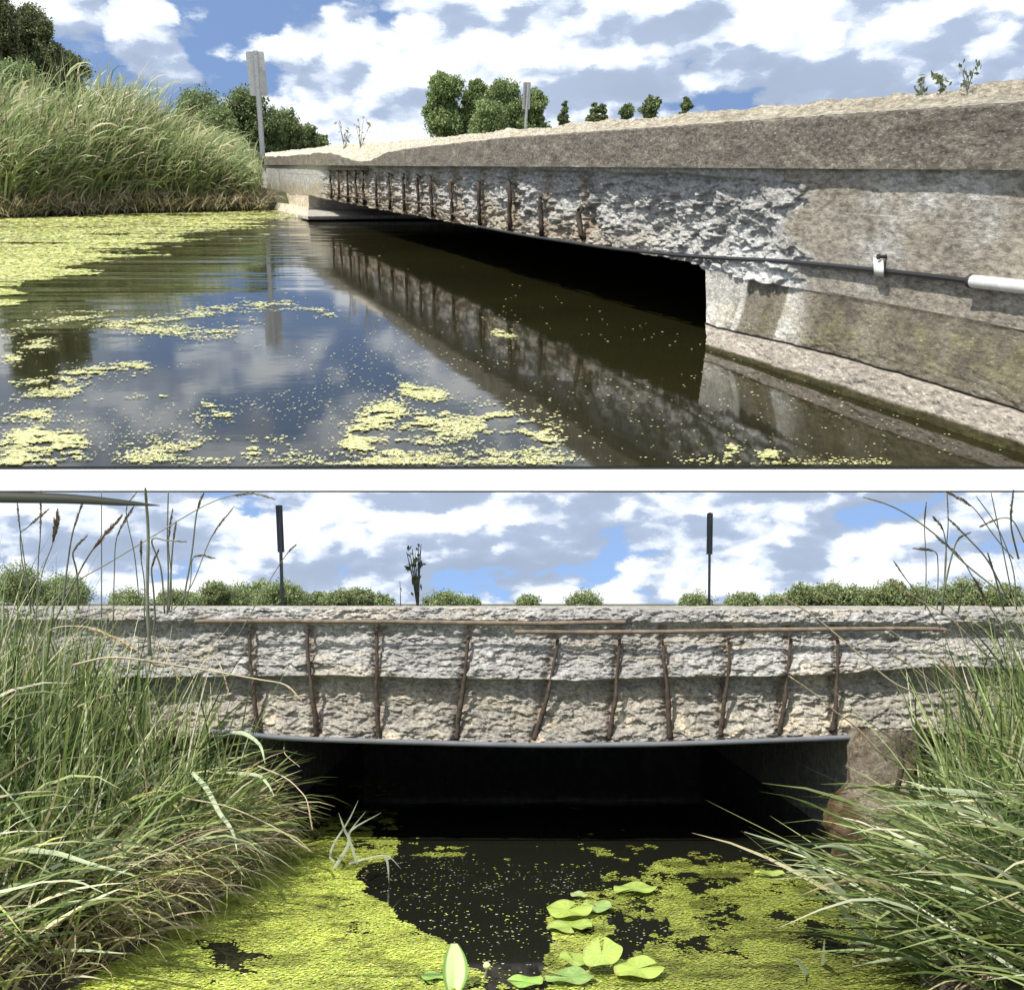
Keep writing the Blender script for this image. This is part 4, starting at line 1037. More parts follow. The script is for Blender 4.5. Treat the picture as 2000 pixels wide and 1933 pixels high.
# trees along the lower horizon
def treeB(px, topy, wpx, Y, label, cols, **k):
    base = dB(np.float64(px), np.float64(1155), Y); topp = dB(np.float64(px), np.float64(topy), Y); base[2] = .7
    return tree(MB, base, topp[2] - .7, wpx * K / F_ * Y, label, cols, leaf=Y * .0010, trunk=.12, **k)
HZ = [(35, 1095, 70, 'dark round tree at the left edge of the lower skyline'), (85, 1118, 90, 'wide low tree second from the left on the lower skyline'), (132, 1112, 60, 'domed tree third from the left on the lower skyline, behind the stalks'),
      (250, 1145, 70, 'very low bush between the left stalks of the lower skyline'), (325, 1137, 50, 'small tree left of the loose pair on the lower skyline'), (370, 1138, 44, 'small bush tree on the lower skyline beside the small one'),
      (415, 1118, 46, 'spiky topped tree left of the left road sign'), (455, 1132, 60, 'low tree touching the spiky one, left of the left road sign'), (495, 1118, 60, 'tree with a high crown just left of the left road sign'),
      (540, 1121, 60, 'broad tree directly behind the left road sign'), (572, 1128, 36, 'rounded tree right behind the left road sign, lowest of its clump'),
      (615, 1134, 34, 'pointed tree starting the second clump right of the left road sign'), (655, 1128, 46, 'highest tree of the second clump right of the left road sign'), (690, 1131, 44, 'tree in the right half of the second clump'),
      (728, 1140, 42, 'separate little dome at the right end of the second clump'), (850, 1148, 60, 'very low bush right of the leafy sprout'), (900, 1146, 40, 'low bush further right of the leafy sprout'), (1010, 1141, 40, 'single small tree at the middle of the lower skyline'),
      (1120, 1151, 60, 'flat bush right of the middle of the lower skyline'), (1330, 1140, 50, 'bush just left of the right road sign'), (1420, 1146, 60, 'bush just right of the right road sign'), (1480, 1149, 50, 'yellow green bush right of the right road sign')]
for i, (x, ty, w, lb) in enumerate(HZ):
    treeB(x, ty + 6 + (i * 5) % 9, w * 1.35, 110 + (i * 7) % 20, lb, HAZY_GREEN, n=3600 if w > 40 else 2200, seed=60 + i, lobes=8, group='trees along the lower skyline')
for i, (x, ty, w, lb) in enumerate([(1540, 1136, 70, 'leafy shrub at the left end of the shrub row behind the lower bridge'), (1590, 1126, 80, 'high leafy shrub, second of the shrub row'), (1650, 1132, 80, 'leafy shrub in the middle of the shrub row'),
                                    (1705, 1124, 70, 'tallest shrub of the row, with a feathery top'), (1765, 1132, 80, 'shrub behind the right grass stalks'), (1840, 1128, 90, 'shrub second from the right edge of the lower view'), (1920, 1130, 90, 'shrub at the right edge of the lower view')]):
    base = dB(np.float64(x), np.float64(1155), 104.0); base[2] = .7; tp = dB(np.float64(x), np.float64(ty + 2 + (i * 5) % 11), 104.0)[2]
    tree(MB, base, tp - .75, w * K / F_ * 104, lb, HAZY_GREEN, n=5200, leaf=.12, trunk=.05, seed=90 + i, lobes=9, group='shrubs behind the right end of the lower bridge', name='leafy_shrub', cat='shrub')
pb = dB(np.float64(800), np.float64(1160), 7.5); sprig(MB, pb, .42, 'slender leafy sprout growing on the lower bridge deck against the sky', 9, MG, name='leafy_sprout', leaf=.030, seed=5, spread=.35)
pb = dB(np.float64(767), np.float64(1160), 7.8); sprig(MB, pb, .24, 'short thin twig standing left of the leafy sprout', 1, DK, name='thin_twig', leaf=.008, seed=6, spread=.05)

# ---- grass on both banks
def bladesB(side, n, yr, ext, Lr, a0r, a1r, wr, cols, azm, azs, seg=7, off=0.0, far=2.2, zadd=0.0):
    y = rng.uniform(*yr, n); s = off + ext * rng.uniform(0, 1, n) ** far
    x = (xl(y) - s) if side < 0 else (xr(y) + s)
    base = np.stack([x, y, hB(x, y) - .03 + zadd * rng.random(n)], -1)
    L = rng.uniform(*Lr, n); az = rng.normal(azm, azs, n)
    return blades(base, az, rng.uniform(*a0r, n), rng.uniform(*a1r, n), L, rng.uniform(*wr, n), pick(cols, n), seg)
GC = [(.13, .18, .055, 4), (.22, .29, .09, 4), (.38, .45, .18, 3), (.055, .085, .03, 3), (.68, .70, .46, 2), (.50, .44, .26, 1.2)]
GD = [(.48, .41, .24, 3), (.66, .58, .38, 2), (.30, .25, .15, 3), (.42, .46, .16, 3)]
GM = [(.30, .24, .16, 3), (.44, .36, .24, 2), (.20, .17, .11, 3), (.14, .14, .07, 2)]
parts = [bladesB(-1, 1500, (3.2, 5.12), 1.5, (.25, .70), (0, .7), (.5, 2.3), (.006, .020), GC, 0.2, 1.8, far=.8),
         bladesB(-1, 1500, (3.6, 5.12), 1.5, (.35, .75), (0, .35), (.2, 1.1), (.005, .014), GC, 0.6, 2.0, far=.8),
         bladesB(-1, 750, (3.4, 5.1), .32, (.25, .60), (.1, .7), (1.2, 2.8), (.008, .021), GC + [(.60, .62, .22, 5)], 0.2, 1.1, far=1.0),
         bladesB(-1, 2600, (3.1, 5.12), .32, (.10, .38), (.0, 1.1), (.8, 3.0), (.004, .013), GD, -.2, 1.9, far=1.0, off=-.07),
         bladesB(-1, 2600, (2.9, 5.12), 1.2, (.08, .30), (.2, 1.5), (1.0, 2.8), (.004, .012), GM, .4, 2.2, far=1.0, off=-.04),
         bladesB(-1, 1500, (3.5, 5.0), .22, (.25, .48), (.0, .7), (1.4, 3.0), (.004, .013), GM + GD, -.3, 1.3, far=1.0, off=-.06),
         bladesB(-1, 300, (4.2, 5.1), 1.2, (.6, .95), (0, .2), (.15, .8), (.004, .010), GC, .2, 1.6, far=.8),
         bladesB(-1, 160, (2.9, 3.5), .6, (.35, .75), (.4, 1.1), (1.2, 2.0), (.009, .018), GC, 0.2, .9, far=1.0)]
V, Fc, c = merge(parts)
tag(link('grass', mesh_np('grass', V, Fc, c), M['leaf'], None, MB), 'tangled green and straw coloured grass covering the left bank of the lower view', 'grass', kind='stuff')
parts = [bladesB(1, 1700, (3.1, 5.12), 1.3, (.25, .66), (0, .6), (.6, 2.3), (.005, .018), GC, math.pi - .1, 1.5, far=.8, off=.12),
         bladesB(1, 1500, (3.4, 5.12), 1.3, (.45, .95), (0, .35), (.2, 1.2), (.005, .013), GC, math.pi, 2.0, far=.8, off=.08),
         bladesB(1, 700, (3.2, 5.1), .45, (.25, .55), (.1, .8), (1.2, 2.5), (.007, .019), GC, math.pi + .1, 1.1, far=1.0, off=.06),
         bladesB(1, 900, (3.0, 5.1), .35, (.12, .4), (.2, 1.2), (.9, 2.8), (.004, .011), GD, math.pi, 1.9, far=1.0, off=.0),
         bladesB(1, 2400, (2.7, 5.12), 1.2, (.08, .30), (.2, 1.5), (1.0, 2.8), (.004, .012), GM, math.pi, 2.2, far=1.0, off=.0),
         bladesB(1, 300, (4.2, 5.1), 1.2, (.55, .9), (0, .2), (.15, .8), (.004, .010), GC, math.pi, 1.6, far=.8, off=.1),
         bladesB(1, 800, (2.7, 3.8), .7, (.35, .75), (.5, 1.2), (1.1, 2.0), (.008, .018), GC, math.pi + .2, .7, far=1.0, off=-.05),
         bladesB(1, 70, (3.0, 3.9), .3, (.6, .95), (.5, 1.0), (1.3, 1.9), (.010, .020), GC, math.pi + .15, .45, far=1.0, off=.0)]
V, Fc, c = merge(parts)
tag(link('grass', mesh_np('grass', V, Fc, c), M['leaf'], None, MB), 'long green grass leaning over the water from the right bank of the lower view', 'grass', kind='stuff')

# ---- single stalks with seed heads
def Z1(p): return [(x / 2.8 * .98, (940 + y / 2.8) * .98) for x, y in p]
def Z3(p): return [((1300 + x / 2.8) * .98, (940 + y / 2.8) * .98) for x, y in p]
def Z4(p): return [(x / 2.8 * .98, (1400 + y / 2.8) * .98) for x, y in p]
def Z6(p): return [((1300 + x / 2.8) * .98, (1400 + y / 2.8) * .98) for x, y in p]
def stalk(pts, Y, label, hw=.008, head=1, name='grass_stalk', group=None, mat='stem', r=.0016, dense=90, colr=None):
    """pts: photo polyline from the tip downwards; the first `head` segments carry the seed head"""
    p = np.array(pts, float); n = len(p)
    Ys = Y + np.linspace(0, .18, n)
    P = dB(p[:, 0], p[:, 1], Ys)
    b0 = P[-1].copy(); t = thing(name, label, 'grass stalk', MB, tuple(b0), group)
    S_ = spline((P - b0)[::-1], 30)
    b = MBd(); b.tube(S_, np.linspace(r * 1.5, r, 30), 5); link('stem', b.mesh('stem', True), M[mat], t)
    # seed head: many short scales on the last part
    cu = np.concatenate([[0], np.cumsum(np.linalg.norm(np.diff(P, axis=0), axis=1))]); L = cu[-1]
    f0 = 1 - cu[head] / L
    k = dense; f = rng.uniform(f0, 1.0, k) ; ss = np.linspace(0, 1, 30)
    cl = np.concatenate([[0], np.cumsum(np.linalg.norm(np.diff(S_, axis=0), axis=1))]); cl /= cl[-1]
    B0 = np.stack([np.interp(f, cl, S_[:, j]) for j in range(3)], -1); B1 = np.stack([np.interp(np.minimum(f + .02, 1.02), cl, S_[:, j]) for j in range(3)], -1)
    T = S_[-1] - S_[-4]; T /= np.linalg.norm(T)
    prof = np.sin(np.pi * np.clip((f - f0) / (1 - f0) * .9 + .06, 0, 1)) ** .6
    rd = rng.normal(size=(k, 3)); rd /= np.linalg.norm(rd, axis=1)[:, None]
    E1 = B0 + rd * (hw * prof)[:, None] * .9 + T * hw * 2.2 * rng.uniform(.6, 1.3, (k, 1))
    sd = np.cross(rd, T) * (hw * .28)
    V = np.stack([B0 - sd, B0 + sd, E1 + sd * .6, E1 - sd * .6], 1).reshape(-1, 3)
    cc = pick(colr or [(.26, .20, .12, 3), (.36, .29, .18, 2), (.18, .14, .09, 2)], k)
    link('seed_head', mesh_np('seed_head', V, np.arange(4 * k).reshape(-1, 4), np.repeat(cc, 4, 0)), M['leaf'], t)
    return t
GL = 'seed headed grass stalks on the left bank'; GR = 'seed headed grass stalks on the right bank'
TAN = [(.62, .50, .30, 3), (.50, .40, .24, 2)]
LS = [([(1112, 68), (1076, 170), (1048, 400), (1005, 640)], 'short upright seed head near the top, left of the left road sign', 3.9, 6),
      ([(1272, 145), (1155, 305), (1050, 560), (950, 700)], 'slanting seed head just left of the left road sign', 3.9, 6),
      ([(1490, 92), (1370, 62), (1260, 78), (1100, 140), (800, 320), (600, 440), (380, 570), (250, 700)], 'long arching stalk whose tip bends over at the top of the lower view', 3.8, 6),
      ([(645, 210), (500, 380), (400, 560), (300, 760)], 'thick slanting brown seed head among the left stalks', 3.7, 11),
      ([(312, 200), (290, 330), (230, 500), (200, 700), (190, 950)], 'thickest dark brown seed head near the left edge', 3.5, 12),
      ([(942, 165), (922, 330), (935, 500), (940, 700)], 'upright seed head, left one of the close pair on the left bank', 4.0, 6),
      ([(962, 228), (945, 350), (935, 500), (925, 700)], 'upright seed head, right one of the close pair on the left bank', 4.05, 6),
      ([(725, 145), (640, 300), (625, 500), (620, 760)], 'bent seed head on a straight thick stem', 3.7, 7),
      ([(795, 40), (800, 120), (810, 300), (805, 640), (820, 950)], 'thick pale stem rising straight through the top of the lower view', 3.6, 5),
      ([(470, 300), (400, 385), (420, 500), (430, 700)], 'short leaf like seed head curving left', 3.7, 6),
      ([(1615, 348), (1563, 402), (1450, 580), (1310, 830), (1230, 960)], 'tiny tan seed head just right of the left road sign', 4.2, 5),
      ([(772, 335), (772, 425), (790, 560), (790, 760)], 'stubby seed head beside the thick pale stem', 3.7, 7),
      ([(455, 105), (400, 270), (370, 450), (340, 700)], 'long thin seed head leaning right near the left edge', 3.7, 6),
      ([(255, 160), (150, 250), (110, 300), (135, 520), (190, 720)], 'drooping seed head close to the left edge', 3.5, 6),
      ([(95, 120), (110, 270), (140, 480), (170, 720)], 'thin stalk nearest to the left edge', 3.5, 5),
      ([(1010, 327), (920, 322), (830, 320), (880, 480), (900, 720)], 'horizontal seed head crossing the close pair', 4.0, 5),
      ([(1165, 416), (1060, 410), (1040, 560), (1000, 700)], 'pale horizontal seed head low in front of the clouds', 4.1, 6),
      ([(555, 60), (555, 250), (555, 480), (555, 740)], 'very thin straight stem without a leaf on the left bank', 3.9, 3),
      ([(865, 380), (830, 470), (840, 600), (850, 760)], 'short dark seed head beside the thick pale stem', 3.9, 6),
      ([(745, 60), (690, 160), (735, 400), (760, 640)], 'thin stalk leaning over the thick pale stem', 3.8, 4),
      ([(225, 60), (220, 300), (210, 420), (200, 700)], 'straight stalk left of the thickest seed head', 3.6, 6),
      ([(920, 55), (915, 300), (920, 500), (915, 720)], 'thin straight stem behind the close pair', 4.1, 3),
      ([(745, 917), (600, 840), (480, 795), (320, 795), (240, 850), (150, 1050)], 'bright tan seed head drooping across the left end of the lower bridge', 3.6, 9),
      ([(1248, 1142), (1205, 1005), (1150, 950), (1080, 1000)], 'small tan seed head hanging in front of the left bars', 4.2, 6),
      ([(1640, 1185), (1560, 1110), (1400, 1078), (1080, 1022), (640, 960), (400, 1000)], 'long pale stalk reaching right past the first bars of the lower bridge', 4.0, 5),
      ([(975, 1075), (940, 1010), (880, 890), (850, 1050)], 'small dry seed head in the middle of the left grass', 4.1, 6)]
for i, (p, lb, Y, w) in enumerate(LS):
    tan = i >= 22; stalk(Z1(p), Y, lb, hw=w / 1000 * 1.05, head=1 if i not in (2, 22) else 2, group=GL, mat='stem_dry' if tan else 'stem', colr=TAN if tan else None, r=.0042 if i == 8 else (.0024 if i % 3 == 0 else .0015), dense=80 if w < 4.5 else 110)
for p, lb, Y in ((([(1705, 592), (1680, 460), (1640, 400), (1560, 330), (1410, 265)]), 'pale seed head hanging in front of the dark opening on the left', 4.0), (([(1685, 720), (1500, 600), (1250, 490), (1000, 440)]), 'straw coloured stalk pointing down to the duckweed on the left', 3.9),
                 (([(1640, 270), (1560, 200), (1555, 140)]), 'thin dry root loop hanging from the conduit pipe', 5.05)):
    stalk(Z4(p), Y, lb, hw=.006 if Y < 5 else .0012, head=1, group=GL if Y < 5 else None, mat='stem_dry', colr=TAN, r=.0018, dense=80 if Y < 5 else 4, name='grass_stalk' if Y < 5 else 'dry_root')
RS = [([(610, 618), (760, 700), (880, 790), (1080, 960), (1250, 1100), (1420, 1170)], 'longest pale stalk crossing the right bars with its head at the parapet top', 3.9, 5, 1),
      ([(1218, 540), (1380, 640), (1560, 750), (1760, 950)], 'tan seed head leaning left over the right end of the lower bridge', 3.8, 6, 1),
      ([(1252, 440), (1320, 540), (1400, 640), (1500, 800)], 'short dark seed head floating left of the right stalks', 3.9, 5, 0),
      ([(1085, 85), (1215, 125), (1340, 190), (1500, 310), (1640, 450), (1880, 640)], 'highest leaning seed head of the right bank, near the top', 3.9, 4, 0),
      ([(1425, 125), (1416, 240), (1425, 450), (1420, 700)], 'upright seed head standing left of the right stalk bundle', 3.9, 5, 0),
      ([(1225, 945), (1330, 1000), (1490, 1150), (1600, 1300)], 'bright tan seed head against the right end of the lower beam', 3.8, 7, 1),
      ([(680, 1065), (830, 1170), (920, 1250), (1050, 1350), (1210, 1520)], 'tan seed head crossing the last two bars on the right', 4.1, 5, 1),
      ([(1500, 970), (1600, 1065), (1700, 1200)], 'plump tan seed head in the right grass', 3.7, 7, 1),
      ([(1545, 60), (1680, 140), (1800, 300), (1900, 420)], 'bushy seed head at the top of the right bank', 3.6, 8, 0),
      ([(1550, 205), (1655, 310), (1760, 430), (1860, 620)], 'dark seed head second below the bushy one', 3.7, 6, 0),
      ([(1370, 365), (1470, 380), (1490, 460), (1485, 700)], 'bent dark seed head turned to the left', 3.8, 7, 0),
      ([(1490, 310), (1610, 410), (1690, 540), (1780, 690)], 'slanting seed head in the middle of the right bundle', 3.8, 7, 0),
      ([(1765, 400), (1805, 530), (1850, 700)], 'dark seed head low on the right of the bundle', 3.6, 6, 0),
      ([(1695, 540), (1770, 680), (1850, 800)], 'brown seed head just above the right grass', 3.6, 9, 0),
      ([(1470, 200), (1520, 270), (1535, 430), (1510, 700)], 'short seed head on a vertical stem of the right bundle', 3.7, 7, 0),
      ([(1660, 280), (1590, 330), (1530, 560), (1510, 720)], 'seed head leaning right over the bundle', 3.7, 5, 0),
      ([(1540, 60), (1545, 240), (1530, 420), (1520, 700)], 'straight stem reaching the top of the right bank', 3.7, 4, 0),
      ([(1720, 245), (1830, 200), (1900, 215), (1960, 330)], 'horizontal drooping seed head at the right edge', 3.5, 6, 0),
      ([(1900, 60), (1890, 240), (1930, 420)], 'dark seed head at the upper right corner of the lower view', 3.5, 7, 0),
      ([(1700, 80), (1820, 260), (1900, 480), (1920, 700)], 'thin curved stem near the right edge', 3.5, 3, 0),
      ([(1780, 60), (1830, 300), (1890, 600)], 'thin straight stem near the right edge', 3.6, 3, 0),
      ([(1570, 560), (1620, 570), (1600, 720)], 'little side shoot low in the right bundle', 3.7, 4, 0)]
for i, (p, lb, Y, w, tan) in enumerate(RS):
    stalk(Z3(p), Y, lb, hw=w / 1000, head=1, group=GR, mat='stem_dry' if tan else 'stem', colr=TAN if tan else None, r=.0022 if i % 3 == 0 else .0015, dense=80 if w < 4 else 100)

# ---- long single blades
def blade1(pts, Y, wd, col, label, name='grass_strand', group=None, dy=.25):
    """pts from root to tip"""
    p = np.array(pts, float); n = len(p); P = dB(p[:, 0], p[:, 1], Y + np.linspace(dy, 0, n)); o0 = P[0].copy()
    S_ = spline(P - o0, 28); T = np.gradient(S_, axis=0); T /= np.linalg.norm(T, axis=1)[:, None]
    sd = np.cross(T, np.array((0.15, -1, .35))); sd /= np.linalg.norm(sd, axis=1)[:, None]; k = np.linspace(0, 1, 28)[:, None]
    w = wd * .5 * (.6 + .4 * np.minimum(1, k * 5)) * (1 - k ** 2.5) + .0008
    nr = np.cross(sd, T)
    Pg = np.stack([S_ - sd * w, S_ + nr * w * .35, S_ + sd * w], 1)
    me = grid_mesh(name, Pg, True, np.broadcast_to(np.array(col), Pg.shape) * 1.0)
    o = link(name, me, M['leaf'], None, MB, tuple(float(v) for v in o0)); tag(o, label, 'grass blade', group); return o
LGc = (.56, .64, .42)
RB = [([(1960, 950), (1600, 880), (1400, 855), (1180, 810), (1000, 720), (900, 700), (800, 715)], 'long pale blade arching left in front of the stump', 3.6, .016),
      ([(1560, 1360), (1150, 1090), (1000, 990), (860, 850), (740, 730), (430, 625)], 'longest blade, its tip reaching far left over the dark water', 3.5, .018),
      ([(1290, 1340), (1050, 1150), (960, 1030), (880, 900), (780, 840), (660, 845)], 'blade hooking over beside the small lily leaf', 3.45, .015),
      ([(1710, 1390), (1690, 1340), (1600, 1200), (1540, 1160), (1390, 1190)], 'broad bright blade folding left near the lower right corner', 3.3, .022),
      ([(1530, 1330), (1490, 1270), (1400, 1080), (1250, 870)], 'straight narrow blade pointing up left from the lower right', 3.4, .014),
      ([(1640, 1140), (1610, 1080), (1500, 930), (1320, 740)], 'straight bright blade above the narrow one', 3.4, .016),
      ([(1990, 1150), (1905, 1140), (1700, 1110), (1560, 1115), (1480, 1140)], 'wide white shining blade at the right edge, lower half', 3.3, .024),
      ([(1990, 560), (1905, 515), (1740, 430), (1560, 400), (1380, 380)], 'shining blade at the right edge level with the pier stump', 3.5, .018),
      ([(1990, 1360), (1650, 1360), (1450, 1330), (1250, 1320), (1020, 1360)], 'low blade lying left along the bottom right', 3.25, .013),
      ([(1990, 610), (1905, 580), (1700, 500), (1500, 475), (1190, 485)], 'second shining blade just under the one level with the stump', 3.5, .015),
      ([(1990, 1140), (1905, 1090), (1600, 900), (1420, 660)], 'blade rising steeply from the right edge to the stump', 3.4, .015),
      ([(1420, 1500), (1410, 1440), (1400, 1350), (1280, 1270), (1100, 1230), (1000, 1235)], 'blade bending left at the bottom of the lower view', 3.25, .018),
      ([(1960, 800), (1700, 640), (1560, 560), (1400, 520)], 'dim green blade behind the shining ones', 3.7, .014),
      ([(1700, 1420), (1650, 1120), (1600, 900)], 'upright green blade near the lower right corner', 3.3, .014),
      ([(820, 1480), (760, 1380), (700, 1310)], 'tiny bright blade tip poking up at the bottom', 3.3, .016),
      ([(860, 1380), (862, 1300), (868, 1210)], 'short upright blade glinting on the duckweed at the bottom', 3.35, .018)]
for i, (p, lb, Y, w) in enumerate(RB):
    blade1(Z6(p), Y, w * 1.25, tuple(np.array(LGc) * (1.15 if i in (3, 6, 7) else .95)), lb, group='long blades hanging from the right bank')
LBl = [([(-30, 715), (100, 722), (300, 740), (500, 800), (740, 865)], 'long pale blade arching right across the lower left grass', 3.3, .018),
       ([(-30, 1100), (200, 1060), (400, 1010), (600, 985)], 'blade slanting up right from the lower left edge', 3.25, .014),
       ([(-30, 1370), (150, 1290), (400, 1272), (690, 1290)], 'lowest blade reaching out over the duckweed at the lower left', 3.25, .014),
       ([(230, 1050), (330, 940), (480, 700), (560, 640), (650, 540)], 'yellowish blade standing in the middle of the left grass', 3.6, .015),
       ([(1050, 300), (1130, 390), (1200, 520), (1270, 620), (1300, 745)], 'yellow green blade drooping beside the dark opening', 4.1, .020),
       ([(1270, 80), (1340, 90), (1420, 150), (1450, 250)], 'green blade curling under the conduit pipe', 4.5, .018),
       ([(1240, 300), (1400, 315), (1460, 360), (1500, 430)], 'green blade curling over at the left side of the opening', 4.4, .014)]
for p, lb, Y, w in LBl: blade1(Z4(p), Y, w * .85, LGc, lb, group='long blades of the left bank')
blade1([(-60, 950), (15, 951), (130, 954), (230, 961), (306, 967)], 2.6, .026, (.012, .018, .006), 'dark leaf blade lying flat across the sky at the upper left of the lower view', name='grass_strand', dy=.0)
# small emergent plant
t0 = gB(np.float64(655), np.float64(1690)); t = thing('water_grass_sprig', 'small pale grass sprig with bent stems standing in the duckweed left of the middle', 'plant', MB, tuple(t0))
def Z5(p): return [((600 + x / 2.45) * .98, (1400 + y / 2.45) * .98) for x, y in p]
for pl, w in (([(130, 720), (200, 600), (180, 540), (150, 455)], .013), ([(135, 720), (190, 620), (210, 540), (280, 450)], .008), ([(240, 700), (215, 620), (205, 545), (355, 455)], .011), ([(130, 690), (110, 665), (130, 600), (200, 490), (245, 395)], .009),
              ([(200, 700), (270, 680), (380, 662), (450, 725)], .007), ([(370, 665), (385, 700), (392, 795)], .010)):
    p = np.array(Z5(pl)); P = dB(p[:, 0], p[:, 1], t0[1]) - t0; S_ = spline(P, 14); T = np.gradient(S_, axis=0); T /= np.linalg.norm(T, axis=1)[:, None]
    sd = np.cross(T, (0, -1, .3)); k = np.linspace(0, 1, 14)[:, None]; ww = w * .45 * (1 - k ** 3) + .0004
    Pg = np.stack([S_ - sd * ww, S_ + np.array((0, -.002, 0)), S_ + sd * ww], 1); link('blade', grid_mesh('blade', Pg, True, np.broadcast_to(np.array((.50, .54, .42)), Pg.shape) * 1.0), M['leaf'], t)

# ---- lily pads
def pad(px, py, wpx, label, notch=0., tilt=(0, 0), squash=1.0, col=(.27, .44, .10), z=.012, yaw=0., hole=True, seed=0):
    c = gB(np.float64(px), np.float64(py), z); r = wpx * K / F_ * c[1] / 2
    t = thing('lily_pad', label, 'lily pad', MB, tuple(c), 'lily pads on the lower pond')
    n, m = 90, 26; a = np.linspace(.16 if hole else 0, 2 * math.pi - (.16 if hole else 0), n) + notch; k = np.linspace(0.02, 1, m)
    A, Kk = np.meshgrid(a, k, indexing='ij'); rr = r * Kk * (1 + .05 * np.sin(A * 3 + px) + .04 * (fbm(A * 2, px, s=500) - .5))
    x = rr * np.cos(A); y = rr * np.sin(A) * squash; zz = .006 * np.sin(A * 4 + px) * Kk ** 2 * (r / .08) + x * tilt[0] + y * tilt[1] - .004 * (1 - Kk)
    zz = zz - min(0, float(zz.min())) 
    P = np.stack([x, y, zz], -1)
    vein = np.exp(-((np.abs(((A * 7 / math.pi) % 1) - .5)) / .10) ** 2)[..., None]
    cc = np.array(col) * (1 + .22 * (fbm(x * 40, y * 40, s=501) - .5))[..., None] * (1 + .35 * vein * (1 - Kk[..., None] * .5))
    br = (sstep(.82, 1.0, Kk) * sstep(.45, .6, fbm(A * 2.5, px * .1, s=504)))[..., None]; cc = cc * (1 - br * .7) + np.array((.30, .24, .10)) * br * .7
    sp_ = sstep(.62, .72, fbm(x * 90 + px, y * 90, s=505))[..., None]; cc = cc * (1 - sp_ * .5) + np.array((.5, .5, .2)) * sp_ * .5
    o = link('leaf_blade', grid_mesh('leaf_blade', P, True, cc), M['pad'], t)
    b = MBd(); b.tube([(0, 0, zz.mean() - .002), (.005, .01, -.06)], .003, 6); link('stalk', b.mesh('stalk'), M['stem'], t)
for a in [(1088, 1745, 88, 'upper of the two large stacked lily pads left of centre right', 1.0, (0, .10), 1.0, (.40, .52, .10), .020),
          (1092, 1775, 88, 'lower of the two large stacked lily pads, half under the other', 5.0, (.05, .05), .8, (.34, .46, .09), .012),
          (1142, 1738, 62, 'small lily pad touching the stacked pair on its right', 2.0, (.05, .1), .9, (.29, .43, .14), .014),
          (1108, 1712, 34, 'tiny round lily pad behind the stacked pair', 0.5, (0, .1), .9, (.36, .46, .18), .014),
          (1215, 1703, 84, 'lily pad lying alone behind, farthest up of the large ones', 3.9, (.04, .06), .75, (.34, .45, .10), .014),
          (1475, 1672, 60, 'small yellow green lily pad far right under the hooked blade', 2.5, (-.05, .05), .6, (.40, .50, .12), .014),
          (1152, 1838, 76, 'lily pad in the middle of the bottom group, standing highest', 1.5, (.15, .35), 1.1, (.37, .49, .10), .030),
          (1098, 1840, 52, 'narrow lily pad at the left of the bottom group', 2.0, (-.2, .2), 1.0, (.34, .45, .09), .020),
          (1222, 1858, 96, 'large lily pad at the right of the bottom group', 0.4, (.02, .12), 1.0, (.40, .52, .10), .016),
          (1090, 1872, 92, 'lily pad cut by the lower edge under the bottom group', 3.0, (0, .1), .8, (.24, .38, .10), .012),
          (1005, 1880, 70, 'bright lily pad at the lower edge left of the bottom group', 3.0, (0, .08), .8, (.30, .52, .09), .010),
          (830, 1868, 54, 'sunken green lily pad left of the folded leaf', 3.0, (0, .0), .9, (.28, .50, .10), .008)]:
    pad(*a[:4], notch=a[4], tilt=a[5], squash=a[6], col=a[7], z=a[8])
# folded upright leaf
c0 = gB(np.float64(875), np.float64(1893)); t = thing('folded_lily_leaf', 'pale folded lily leaf standing upright at the lower edge', 'leaf', MB, tuple(c0))
u = np.linspace(0, 1, 16); v = np.linspace(-1, 1, 13); U, Vv = np.meshgrid(u, v, indexing='ij'); w = .044 * np.sin(np.pi * (U * .86 + .07)) ** .8
P = np.stack([Vv * w * .8 + .02 * U * (1 - U), -.03 * np.abs(Vv) * (1 - U) + .03 * U, -.01 + U * .13], -1)
P[..., 0] -= .01; cc = np.where(np.abs(Vv)[..., None] > .8, np.array((.20, .36, .08)), np.array((.66, .76, .38)))
link('leaf_blade', grid_mesh('leaf_blade', P, True, cc), M['pad'], t)
b = MBd(); b.tube([(0, .02, .0), (0, .03, -.06)], .004, 6); link('stalk', b.mesh('stalk'), M['stem'], t)
# unopened bud
c0 = gB(np.float64(932), np.float64(1878)); t = thing('lily_bud', 'tiny round yellow bud on a short stalk beside the folded leaf', 'bud', MB, tuple(c0))
me = bpy.data.meshes.new('bud'); 
b = MBd(); zz = np.linspace(0, 1, 9); b.tube(np.stack([0 * zz, 0 * zz, .035 + zz * .022], -1), .0105 * np.sin(np.pi * (zz * .9 + .05)) + .001, 10); link('bud_head', b.mesh('bud_head', True), mat_plain('bud_mat', (.7, .72, .35), .5, 0, .1), t)
b = MBd(); b.tube(spline([(-.012, 0, -.05), (-.008, 0, 0), (0, 0, .036)], 6), .003, 6); link('stalk', b.mesh('stalk'), M['stem'], t)

